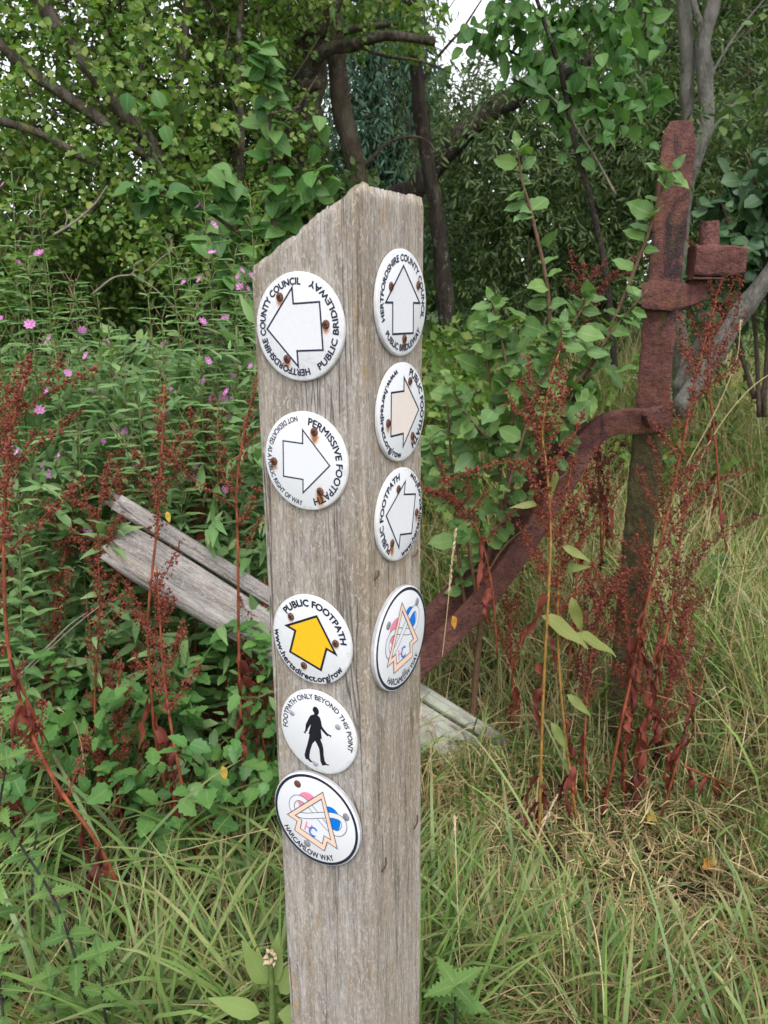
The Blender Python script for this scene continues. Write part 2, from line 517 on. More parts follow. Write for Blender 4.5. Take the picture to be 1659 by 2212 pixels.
def plate_mat(name, R, stains, scuff=0.1, base=(0.71, 0.72, 0.755)):
    m, t, bs, out = mat_new(name)
    N = NT(t)
    seed_ = len(bpy.data.materials) * 1.7
    v = N.coord(loc=(seed_ * .31, seed_ * .17, 0))
    v = N.coord()
    c = N.mix(N.ramp(N.noise(v, 190, 4, 0.6), [(0.42, 0), (0.75, scuff)]), base, (0.42, 0.42, 0.46))
    c = N.mix(N.ramp(N.noise(v, 620, 3, 0.6), [(0.66, 0), (0.74, 0.30 + scuff)]), c, (0.22, 0.22, 0.24))
    c = N.mix(N.ramp(N.noise(v, 28, 4, 0.6), [(0.50, 0), (0.8, 0.18)]), c, (0.62, 0.60, 0.55))
    ln = N.n("ShaderNodeVectorMath", operation='LENGTH'); N.l(v, ln.inputs[0])
    rim = N.math('ADD', N.math('DIVIDE', ln.outputs["Value"], R), N.math('MULTIPLY', N.math('SUBTRACT', N.noise(v, 75, 5, 0.7), 0.5), 0.5))
    c = N.mix(N.ramp(rim, [(0.94, 0), (1.15, 0.30)]), c, (0.36, 0.36, 0.28))
    sc_ = N.noise(N.coord((900, 60, 60), (seed_, 2, 3)), 1.0, 2, 0.5, 0.8)
    c = N.mix(N.ramp(sc_, [(0.70, 0), (0.74, 0.30)]), c, (0.40, 0.40, 0.41))
    sp = N.n("ShaderNodeSeparateXYZ"); N.l(v, sp.inputs[0])
    nz = N.noise(v, 260, 4, 0.6)
    for (sx, sy, w, h, k) in stains:
        dx = N.math('DIVIDE', N.math('SUBTRACT', sp.outputs[0], sx * R), w)
        dy = N.math('DIVIDE', N.math('SUBTRACT', sp.outputs[1], sy * R - h * 0.45), h)
        d = N.math('SQRT', N.math('ADD', N.math('MULTIPLY', dx, dx), N.math('MULTIPLY', dy, dy)))
        d = N.math('ADD', d, N.math('MULTIPLY', N.math('SUBTRACT', nz, 0.5), 0.55))
        f = N.ramp(d, [(0.35, k), (0.95, 0.0)])
        cc = N.ramp(d, [(0.4, (0.32, 0.12, 0.035)), (0.9, (0.66, 0.42, 0.14))])
        c = N.mix(f, c, cc)
    N.l(c, bs.inputs["Base Color"])
    bs.inputs["Roughness"].default_value = 0.38
    bs.inputs["Specular IOR Level"].default_value = 0.4
    N.bump(N.noise(v, 420, 3, 0.6), 0.12, 0.0006, bs)
    return m

def lathe(profile, n=64):
    V, F = [(0, 0, profile[0][1])], []
    for (r, z) in profile[1:] if profile[0][0] == 0 else profile:
        V.extend((r * math.cos(2 * math.pi * k / n), r * math.sin(2 * math.pi * k / n), z) for k in range(n))
    rings = (len(V) - 1) // n
    for k in range(n): F.append((0, 1 + k, 1 + (k + 1) % n))
    for i in range(rings - 1):
        for k in range(n):
            a = 1 + i * n + k; b = 1 + i * n + (k + 1) % n
            F.append((a, a + n, b + n, b))
    return V, F

def local_obj(name, V, F, mat, parent, smooth=False, me=None):
    o = bpy.data.objects.new(name, me or mesh_data(name, V, F, mat, smooth))
    return place(o, parent)

def poly_fill(pts, z):
    """a thin printed shape: simple polygon triangulated by bmesh-free ear clipping through mathutils"""
    from mathutils.geometry import tessellate_polygon
    vs = [Vector((p[0], p[1], z)) for p in pts]
    tris = tessellate_polygon([vs])
    out = []
    for t in tris:
        a, b, c = (vs[i] for i in t)
        out.append(t if (b - a).cross(c - a).z > 0 else (t[0], t[2], t[1]))
    return vs, out

def outline_band(pts, w, z, closed=True):
    """mitred band centred on a closed polygon"""
    n = len(pts)
    P = [np.array(p, float) for p in pts]
    O, I = [], []
    for i in range(n):
        if closed: a, b, c = P[i - 1], P[i], P[(i + 1) % n]
        else: a, b, c = P[max(i - 1, 0)], P[i], P[min(i + 1, n - 1)]
        d1, d2 = (b - a), (c - b)
        if np.linalg.norm(d1) < 1e-9: d1 = d2
        if np.linalg.norm(d2) < 1e-9: d2 = d1
        d1 /= np.linalg.norm(d1); d2 /= np.linalg.norm(d2)
        n1, n2 = np.array([-d1[1], d1[0]]), np.array([-d2[1], d2[0]])
        m = n1 + n2; m /= (np.linalg.norm(m) + 1e-9)
        k = w / 2 / max(0.35, np.dot(m, n1))
        O.append(b + m * k); I.append(b - m * k)
    V = [(p[0], p[1], z) for p in O] + [(p[0], p[1], z) for p in I]
    F = []
    for i in range(n if closed else n - 1):
        j = (i + 1) % n
        F.append((i, n + i, n + j, j))
    return V, F

def text_mesh(txt, size, bold):
    cu = bpy.data.curves.new("txt", 'FONT')
    cu.body = txt; cu.size = size; cu.offset = bold; cu.resolution_u = 3
    ob = bpy.data.objects.new("txt", cu)
    me = ob.to_mesh()
    V = np.array([v.co[:] for v in me.vertices]); F = [tuple(p.vertices) for p in me.polygons]
    ob.to_mesh_clear()
    bpy.data.objects.remove(ob); bpy.data.curves.remove(cu)
    return V, F

def arc_text(disc, txt, R, a0, a1, rad, size, mode, mat, z, bold=0.0):
    """letters bent round the disc from angle a0 to a1 (degrees clockwise from up); mode 'cw' tops outward, 'ccw' tops inward"""
    V, F = text_mesh(txt, 1.0, 0.0)
    x0, x1 = V[:, 0].min(), V[:, 0].max()
    cap = 0.72
    out = []
    for (x, y, _) in V:
        t = (x - x0) / (x1 - x0)
        if mode == 'cw':
            an = math.radians(a0 + (a1 - a0) * t); r = (rad - size / 2 + y / cap * size) * R
        else:
            an = math.radians(a0 - (a0 - a1) * t); r = (rad + size / 2 - y / cap * size) * R
        out.append((r * math.sin(an), r * math.cos(an), z))
    F2 = []
    for f in F:
        a, b, c = (np.array(out[i]) for i in f[:3])
        F2.append(f if np.cross(b - a, c - a)[2] >= 0 else f[::-1])
    # heavier strokes: a few copies a hair apart, each its own hair's breadth above the last
    VV, FF = [], []
    w = bold * size * R
    for k, (dx, dy) in enumerate(((0, 0), (w, 0), (-w, 0), (0, w), (0, -w)) if bold > 0 else ((0, 0),)):
        o = len(VV)
        VV.extend((x + dx, y + dy, zz + k * 0.000006) for x, y, zz in out)
        FF.extend(tuple(i + o for i in f) for f in F2)
    return local_obj("lettering", VV, FF, mat, disc)

def arrow_pts(rot, tip, base, barb, shaft, tail, R):
    """arrow pointing up, turned clockwise by rot degrees"""
    P = [(0, tip), (-barb, base), (-shaft, base), (-shaft, -tail), (shaft, -tail), (shaft, base), (barb, base)]
    a = math.radians(-rot); c, s = math.cos(a), math.sin(a)
    return [((x * c - y * s) * R, (x * s + y * c) * R) for x, y in P]

def screw_head_mesh(r=0.0042, h=0.0016):
    return lathe([(0, h), (r * 0.5, h * 0.93), (r * 0.82, h * 0.66), (r, h * 0.2), (r, -0.0004)], 20)
_sv, _sf = screw_head_mesh()
ME_SCREW = mesh_data("screw", _sv, _sf, RUSTY)
_sv, _sf = screw_head_mesh(0.0035, 0.0011)
ME_NAIL = mesh_data("nail", _sv, _sf, STEEL)
_sv, _sf = screw_head_mesh(0.0047, 0.0009)
ME_NAILB = mesh_data("nail_big", _sv, _sf, DULL)
ME_NAILR = mesh_data("nail_rust", _sv, _sf, RUSTY)
def cross_mesh():
    b = MB()
    w, l, z0, z1 = 0.00042, 0.0022, 0.0007, 0.00172
    for s in (0, 1):
        x, y = (l, w) if s == 0 else (w, l)
        zz = z1 + s * 0.00004
        V = [(-x, -y, z0), (x, -y, z0), (x, y, z0), (-x, y, z0), (-x, -y, zz), (x, -y, zz), (x, y, zz), (-x, y, zz)]
        b.add(V, [(4, 5, 6, 7), (0, 1, 5, 4), (1, 2, 6, 5), (2, 3, 7, 6), (3, 0, 4, 7)])
    return b
_cb = cross_mesh()
ME_CROSS = mesh_data("cross_slot", _cb.v, _cb.f, SLOT, False)

def disc(face, s, z, R, label, stains=(), scuff=0.1, thick=0.0027, off=0.0008):
    if face == 'L':
        X, Nn = -PL, -PR
        P = PM + PL * s
    else:
        X, Nn = PR, -PL
        P = PM + PR * s
    P = P + ZUP * z + Nn * off
    e = bpy.data.objects.new("waymarker_disc", None)
    e.empty_display_size = 0.03
    COL.objects.link(e)
    e.matrix_world = Matrix(((X[0], 0, Nn[0], P[0]), (X[1], 0, Nn[1], P[1]), (X[2], 1, Nn[2], P[2]), (0, 0, 0, 1)))
    tag(e, label, "sign", "waymarker discs on the wooden post")
    V, F = lathe([(0, thick), (R - 0.0018, thick), (R - 0.0007, thick - 0.0004), (R, thick - 0.0014), (R, -0.0012)], 96)
    local_obj("plate", V, F, plate_mat("disc_plate", R, stains, scuff), e, True)
    return e

def screws(e, R, pts, th, kind=ME_SCREW, cross=True, rng=random.Random(5)):
    for i, (x, y) in enumerate(pts):
        me = kind[i] if isinstance(kind, (list, tuple)) else kind
        o = local_obj("screw" if cross else "nail", None, None, None, e, me=me)
        o.location = (x * R, y * R, th)
        o.rotation_euler = (rng.uniform(-.1, .1), rng.uniform(-.1, .1), rng.uniform(0, 3))
        if cross:
            local_obj("cross_slot", None, None, None, o, me=ME_CROSS)

TH = 0.0027
Z1, Z2, Z3, Z4 = TH + 0.00012, TH + 0.00024, TH + 0.00036, TH + 0.00048

def arrow(e, pts, R, w, fillmat, linemat=NAVY):
    V, F = poly_fill(pts, Z1)
    a = local_obj("arrow", V, F, fillmat, e)
    V, F = outline_band(pts, w * R, Z2)
    local_obj("outline", V, F, linemat, a)

# left face, top to bottom
R = 0.0500
d = disc('L', 0.0672, 1.3241, R, "large scuffed white disc with an arrow pointing left, topmost on the broad left face",
         [(-.40, .55, .006, .008, .9), (.62, .06, .006, .008, .9), (-.29, -.59, .006, .008, .9)], 0.42)
arrow(d, arrow_pts(-93, .73, .07, .72, .43, .52, R), R, .035, PALEP)
arc_text(d, "HERTFORDSHIRE COUNTY COUNCIL", R, 164 - 360, 6, .835, .125, 'cw', NAVY, Z2, .062)
arc_text(d, "PUBLIC BRIDLEWAY", R, 149, 20, .835, .125, 'ccw', NAVY, Z2, .062)
screws(d, R, [(-.40, .55), (.62, .06), (-.29, -.59)], TH)

R = 0.0492
d = disc('L', 0.0658, 1.1963, R, "clean white disc reading PERMISSIVE FOOTPATH, its outlined arrow pointing right",
         [(.26, .62, .007, .011, 1), (-.76, -.06, .006, .008, .9), (.35, -.57, .0075, .014, 1)], 0.04)
arrow(d, arrow_pts(92, .60, -.04, .64, .365, .52, R), R, .028, WHITEP)
arc_text(d, "PERMISSIVE FOOTPATH", R, 9, 166, .83, .15, 'cw', NAVY, Z2, .045)
arc_text(d, "NOT DEDICATED AS A PUBLIC RIGHT OF WAY", R, -9, -174, .86, .105, 'ccw', NAVY, Z2, .03)
screws(d, R, [(.26, .62), (-.76, -.06), (.35, -.57)], TH)

R = 0.0497
d = disc('L', 0.0666, 1.0062, R, "white disc with a solid yellow arrow outlined in black, below the permissive footpath disc",
         [(-.49, .44, .0055, .006, .6), (.63, .07, .0055, .006, .6), (-.2, -.63, .005, .006, .4)], 0.22)
arrow(d, arrow_pts(17, .61, .02, .645, .41, .53, R), R, .05, YELLOW, BLACK)
arc_text(d, "PUBLIC FOOTPATH", R, -50, 84, .835, .15, 'cw', NAVY, Z2, .066)
arc_text(d, "www.hertsdirect.org/row", R, -85 + 360, 122, .865, .14, 'ccw', NAVY, Z2, .062)
screws(d, R, [(-.49, .44), (.63, .07), (-.2, -.63)], TH)

MAN = [(-0.097, 0.555), (-0.069, 0.616), (-0.03, 0.636), (0.02, 0.629), (0.051, 0.596), (0.071, 0.543), (0.058, 0.469), (0.039, 0.47), (0.032, 0.438), (0.088, 0.407), (0.116, 0.32), (0.137, 0.196), (0.198, 0.131), (0.284, 0.061), (0.365, 0.05), (0.374, -0.001), (0.351, -0.002), (0.321, 0.024), (0.263, -0.005), (0.158, 0.071), (0.103, 0.121), (0.111, -0.002), (0.123, -0.116), (0.088, -0.117), (0.086, -0.153), (0.128, -0.237), (0.155, -0.373), (0.157, -0.506), (0.177, -0.645), (0.22, -0.705), (0.297, -0.704), (0.283, -0.731), (0.18, -0.748), (0.154, -0.775), (0.108, -0.784), (0.06, -0.683), (0.053, -0.539), (0.039, -0.385), (-0.021, -0.27), (-0.064, -0.217), (-0.139, -0.318), (-0.198, -0.483), (-0.23, -0.627), (-0.233, -0.702), (-0.183, -0.76), (-0.138, -0.777), (-0.165, -0.798), (-0.23, -0.794), (-0.275, -0.759), (-0.341, -0.761), (-0.366, -0.67), (-0.338, -0.551), (-0.286, -0.4), (-0.225, -0.187), (-0.208, -0.097), (-0.234, -0.093), (-0.158, 0.17), (-0.213, 0.082), (-0.248, 0.024), (-0.264, -0.035), (-0.297, -0.051), (-0.313, -0.116), (-0.371, -0.097), (-0.323, -0.046), (-0.296, 0.13), (-0.26, 0.2), (-0.19, 0.34), (-0.149, 0.393), (-0.064, 0.435), (-0.062, 0.483), (-0.093, 0.509)]
R = 0.0492
d = disc('L', 0.0626, 0.8984, R, "white disc with a black walking man silhouette, below the yellow arrow disc", (), 0.05)
V, F = poly_fill([(x * R, y * R) for x, y in MAN], Z1)
local_obj("walking_figure", V, F, BLACK, d)
arc_text(d, "FOOTPATH ONLY BEYOND THIS POINT", R, -96, 104, .865, .125, 'cw', NAVY, Z1, .04)
screws(d, R, [(-.66, .30), (.56, .31), (-.07, -.79)], TH, ME_NAIL, False)

# right face
R = 0.0500
d = disc('R', 0.0717, 1.3447, R, "white disc with an upright outlined arrow, topmost on the narrow right face",
         [(-.48, .31, .0055, .006, .8), (.63, .34, .0055, .006, .7), (.04, -.67, .006, .010, 1)], 0.12)
arrow(d, arrow_pts(1, .69, .01, .69, .42, .57, R), R, .04, PALEP)
arc_text(d, "HERTFORDSHIRE COUNTY COUNCIL", R, -112, 111, .84, .125, 'cw', NAVY, Z2, .062)
arc_text(d, "PUBLIC BRIDLEWAY", R, -128 + 360, 127, .835, .125, 'ccw', NAVY, Z2, .062)
screws(d, R, [(-.48, .31), (.63, .34), (.04, -.67)], TH)

R = 0.0493
d = disc('R', 0.0708, 1.2394, R, "white disc with a faded cream arrow pointing right, second down on the narrow right face",
         [(.30, .60, .005, .006, .6), (-.62, -.13, .006, .009, .8), (.41, -.54, .006, .010, .8)], 0.08)
arrow(d, arrow_pts(92, .69, .02, .70, .43, .50, R), R, .038, CREAM)
arc_text(d, "PUBLIC FOOTPATH", R, 20, 152, .85, .15, 'cw', NAVY, Z2, .062)
arc_text(d, "www.hertsdirect.org/row", R, -15, -174, .85, .14, 'ccw', NAVY, Z2, .062)
screws(d, R, [(.30, .60), (-.62, -.13), (.41, -.54)], TH)

R = 0.0488
d = disc('R', 0.0663, 1.1344, R, "white disc with a pale outlined arrow pointing left, third down on the narrow right face",
         [(-.12, .58, .005, .007, .8), (.71, -.12, .0055, .011, .8), (-.40, -.52, .006, .013, 1)], 0.06)
arrow(d, arrow_pts(-78, .66, -.04, .71, .43, .57, R), R, .038, PALEP)
arc_text(d, "PUBLIC FOOTPATH", R, -143, -5, .845, .15, 'cw', NAVY, Z2, .062)
arc_text(d, "www.hertsdirect.org/row", R, 180, 28, .87, .14, 'ccw', NAVY, Z2, .062)
screws(d, R, [(-.12, .58), (.71, -.12), (-.40, -.52)], TH)

def trail_disc(face, s, z, rot, label, nails):
    R = 0.0576
    th = 0.0044
    d = disc(face, s, z, R, label, (), 0.02, th, 0.001)
    za, zb, zc, zd, ze, zf = (th + 0.00012 * k for k in range(1, 7))
    n = 96
    ring = [(math.cos(2 * math.pi * k / n), math.sin(2 * math.pi * k / n)) for k in range(n)]
    V = [(x * R * .972, y * R * .972, za) for x, y in ring] + [(x * R * .915, y * R * .915, za) for x, y in ring]
    F = [(k, (k + 1) % n, n + (k + 1) % n, n + k) for k in range(n)]
    local_obj("border", V, F, NAVY, d)
    V, F = MB().v, MB().f
    rimV = [(x * R * 1.004, y * R * 1.004, -0.0012) for x, y in ring] + [(x * R * 1.004, y * R * 1.004, th - 0.0016) for x, y in ring]
    local_obj("rim", rimV, [(k, (k + 1) % n, n + (k + 1) % n, n + k) for k in range(n)], CLEAR, d, True)
    a = math.radians(-rot); c, s_ = math.cos(a), math.sin(a)
    def T(p): return ((p[0] * c - p[1] * s_) * R, (p[0] * s_ + p[1] * c) * R)
    def ell(cx, cy, rx, ry, k=40): return [T((cx + rx * math.cos(2 * math.pi * i / k), cy + ry * math.sin(2 * math.pi * i / k))) for i in range(k)]
    em = local_obj("emblem", *poly_fill(ell(-.235, .25, .25, .25), za), PINK, d)
    local_obj("blue_circle", *poly_fill(ell(.29, .20, .24, .32), za), BLUE, em)
    outer = [(0, .73), (-.61, -.30), (-.37, -.30), (-.365, -.55), (.365, -.55), (.37, -.30), (.61, -.30)]
    mid = [(.005, .65), (-.525, -.25), (-.32, -.25), (-.31, -.48), (.325, -.485), (.32, -.255), (.52, -.25)]
    inner = [(.01, .56), (-.44, -.20), (-.27, -.20), (-.26, -.415), (.285, -.42), (.27, -.21), (.43, -.20)]
    local_obj("white_ground", *poly_fill([T(p) for p in mid], zb), WHITEP, em)
    # figure-of-eight ribbon
    k = 90
    path = []
    for i in range(k):
        t = 2 * math.pi * i / k
        path.append(np.array([0.02 + 0.60 * math.sin(t), 0.135 + 0.20 * math.sin(2 * t) + 0.10 * math.sin(t)]))
    eps = 0.00003
    def strand(i0, i1, z, mesh_fill, mesh_line):
        idx = [i % k for i in range(i0, i1 + 1)]
        V, F = outline_band([T(path[i]) for i in idx], .118 * R, z, False); mesh_fill.add(V, F)
        for sgn in (-1, 1):
            q = []
            for i in idx:
                tg = path[(i + 1) % k] - path[i - 1]; tg /= np.linalg.norm(tg)
                q.append(T(path[i] + np.array([-tg[1], tg[0]]) * sgn * .060))
            V, F = outline_band(q, .014 * R, z + eps, False); mesh_line.add(V, F)
    bf, bl = MB(), MB()
    strand(9, 81, zc, bf, bl)
    strand(-11, 11, zc + 2.2 * eps, bf, bl)
    local_obj("ribbon", bf.v, bf.f, WHITEP, em)
    local_obj("ribbon_line", bl.v, bl.f, GREYLN, em)
    m1 = [((np.array(o) + np.array(i)) / 2) for o, i in zip(outer, inner)]
    V = [(*T(p), ze) for p in outer] + [(*T(p), ze) for p in inner]
    local_obj("arrowhead_band", V, [(i, (i + 1) % 7, 7 + (i + 1) % 7, 7 + i) for i in range(7)], PEACH, em)
    b = MB()
    for P in (outer, inner):
        V, F = outline_band([T(p) for p in P], .017 * R, zf)
        b.add(V, F)
    local_obj("band_line", b.v, b.f, GREYLN, em)
    for ch, mt, x0, y0, sz, zz in (("H", PINK, -.175, -.37, .30, ze), ("C", BLUE, -.075, -.40, .32, zf)):
        V, F = text_mesh(ch, sz, .012 * sz)
        V = [(*T((x0 + (x - V[:, 0].min()) * .85, y0 + y)), zz) for x, y, _ in V]
        local_obj("initial", V, F, mt, em)
    arc_text(d, "HARCAMLOW WAY", R, 180 + 45 + rot, 180 - 45 + rot, .815, .125, 'ccw', NAVY, za, .04)
    screws(d, R, [p for p, _ in nails], th, [m for _, m in nails], False)

trail_disc('L', 0.0680, 0.7879, 16.5, "navy-rimmed disc reading HARCAMLOW WAY with one rusty nail, lowest on the left face",
           [((-.39, .67), ME_NAILR), ((.71, .33), ME_NAILB), ((-.21, -.62), ME_NAILB)])
trail_disc('R', 0.0645, 0.9967, -2.0, "larger navy-rimmed disc reading HARCAMLOW WAY, lowest on the narrow right face",
           [((.60, .52), ME_NAILB), ((-.52, .46), ME_NAILB), ((.06, -.73), ME_NAILB)])

# ------------------------------------------------------------------ bars with uneven section (rail, iron post)
def loft(path, A, B, hw, hd, sides=28, power=6.0, amp=0.004, freq=14, seed=0, taper_ends=True):
    """rounded rectangular bar along a path; A, B are the section axes, hw/hd half sizes (arrays or numbers)"""
    n = len(path)
    hw = np.interp(np.linspace(0, 1, n), np.linspace(0, 1, len(np.atleast_1d(hw))), np.atleast_1d(hw))
    hd = np.interp(np.linspace(0, 1, n), np.linspace(0, 1, len(np.atleast_1d(hd))), np.atleast_1d(hd))
    V, F = [], []
    for i in range(n):
        a = A[i] if isinstance(A, list) else A
        b = B[i] if isinstance(B, list) else B
        for k in range(sides):
            an = 2 * math.pi * (k + 0.5) / sides
            ca, sa = math.cos(an), math.sin(an)
            r = (abs(ca) ** power + abs(sa) ** power) ** (-1 / power)
            p = np.array(path[i]) + a * ca * r * hw[i] + b * sa * r * hd[i]
            w = noise.noise(Vector(p * freq) + Vector((seed, 0, 0))) + 0.5 * noise.noise(Vector(p * freq * 2.6) + Vector((0, seed, 0)))
            p = p + (norm(a * ca + b * sa)) * amp * w
            V.append(p)
    for i in range(n - 1):
        for k in range(sides):
            k2 = (k + 1) % sides
            F.append((i * sides + k, i * sides + k2, (i + 1) * sides + k2, (i + 1) * sides + k))
    for base, rev in ((0, True), ((n - 1) * sides, False)):
        c = len(V); V.append(np.mean(V[base:base + sides], axis=0))
        for k in range(sides):
            k2 = (k + 1) % sides
            F.append((base + k2, base + k, c) if rev else (base + k, base + k2, c))
    return V, F

# broken fence rail lying behind the post
def build_rail():
    def lich(N, sc, base, c):
        sp = N.n("ShaderNodeSeparateXYZ"); N.l(base, sp.inputs[0])
        l = N.noise(sc(base, (30, 30, 30), (2, 2, 2)), 1.0, 5, 0.7)
        right = N.math('MULTIPLY', N.math('GREATER_THAN', sp.outputs[0], 0.05), N.ramp(l, [(0.40, 0), (0.55, 0.85)]))
        return N.mix(right, c, (0.42, 0.46, 0.38))
    p0 = at(262, 1140, 1.75); p1 = at(1120, 1665, 2.05)
    ax = norm(p1 - p0)
    view = norm((p0 + p1) / 2 - CAM)
    wd = norm(np.cross(ax, view)); wd = wd if wd[2] > 0 else -wd
    dp = norm(np.cross(ax, wd)); dp = dp if dp[1] > 0 else -dp
    # grain runs along the rail: rotate shading coordinates so that their z is the rail axis
    q = Vector(ax).rotation_difference(Vector((0, 0, 1))).to_euler()
    m = wood_mat("split_rail_wood", [(0.13, 0.108, 0.10), (0.30, 0.268, 0.255), (0.44, 0.41, 0.395)],
                 [(0.14, 0.11, 0.085), (0.28, 0.235, 0.19), (0.38, 0.33, 0.27)], grain=(60, 60, 3), axis_rot=None)
    # object space of the rail has its z along the grain
    e = bpy.data.objects.new("fence_rail", None)
    COL.objects.link(e)
    M = Matrix(((wd[0], dp[0], ax[0], p0[0]), (wd[1], dp[1], ax[1], p0[1]), (wd[2], dp[2], ax[2], p0[2]), (0, 0, 0, 1)))
    if M.determinant() < 0:
        M = Matrix(((wd[0], -dp[0], ax[0], p0[0]), (wd[1], -dp[1], ax[1], p0[1]), (wd[2], -dp[2], ax[2], p0[2]), (0, 0, 0, 1)))
    e.matrix_world = M
    tag(e, "split grey broken fence rail slanting behind the wooden post, lichen-covered at its lower end", "fence rail")
    Lr = float(np.linalg.norm(p1 - p0)) + 0.10
    m2 = wood_mat("split_rail_wood_lichen", [(0.13, 0.108, 0.10), (0.30, 0.268, 0.255), (0.44, 0.41, 0.395)],
                  [(0.14, 0.11, 0.085), (0.28, 0.235, 0.19), (0.38, 0.33, 0.27)], grain=(60, 60, 3),
                  lichen=lambda N, sc, base, c: N.mix(N.math('MULTIPLY', N.math('GREATER_THAN', (lambda s: (N.l(base, s.inputs[0]), s.outputs[2])[1])(N.n("ShaderNodeSeparateXYZ")), 0.62),
                              N.ramp(N.noise(sc(base, (30, 30, 12), (2, 2, 2)), 1.0, 5, 0.7), [(0.38, 0), (0.55, 0.8)])), c, (0.43, 0.47, 0.38)))
    def plank(x0, x1, z0, hd, seed, name, ragged):
        n, sides = 100, 72
        V, F = [], []
        for i in range(n + 1):
            t = i / n
            z = z0 + (Lr - z0) * t
            for k in range(sides):
                an = 2 * math.pi * (k + 0.5) / sides
                ca, sa = math.cos(an), math.sin(an)
                r = (abs(ca) ** 5 + abs(sa) ** 5) ** -0.2
                xx = (x0 + x1) / 2 + ca * r * (x1 - x0) / 2
                yy = sa * r * hd
                g = noise.noise(Vector((xx * 120 + seed, yy * 60, z * 3))) + 0.7 * noise.noise(Vector((xx * 45 + seed, yy * 20, z * 1.3)))
                s = 1 + 0.05 * g - 0.10 * max(0, 1 - abs(noise.noise(Vector((xx * 38 + seed, 3.0, z * 0.8))) * 9))
                zz = z
                if i < 9:
                    rg = ragged * (0.5 + noise.noise(Vector((xx * 70 + seed, yy * 30, 3.0))) + 0.5 * noise.noise(Vector((xx * 260 + seed, yy * 90, 3.0))))
                    zz = z + (9 - i) / 9 * rg
                    s *= 1 - 0.12 * ((9 - i) / 9) ** 3
                V.append(((x0 + x1) / 2 + (xx - (x0 + x1) / 2) * s, yy * s, zz))
            # rings
        for i in range(n):
            for k in range(sides):
                k2 = (k + 1) % sides
                F.append((i * sides + k, i * sides + k2, (i + 1) * sides + k2, (i + 1) * sides + k))
        c = len(V); V.append(((x0 + x1) / 2, 0, z0 + 0.012))
        for k in range(sides): F.append(((k + 1) % sides, k, c))
        local_obj(name, V, F, m2, e, True)
    plank(-0.092, 0.020, -0.012, 0.024, 0.0, "split_half", 0.040)
    plank(0.0238, 0.068, -0.055, 0.022, 9.0, "split_half", 0.06)
    return e
build_rail()

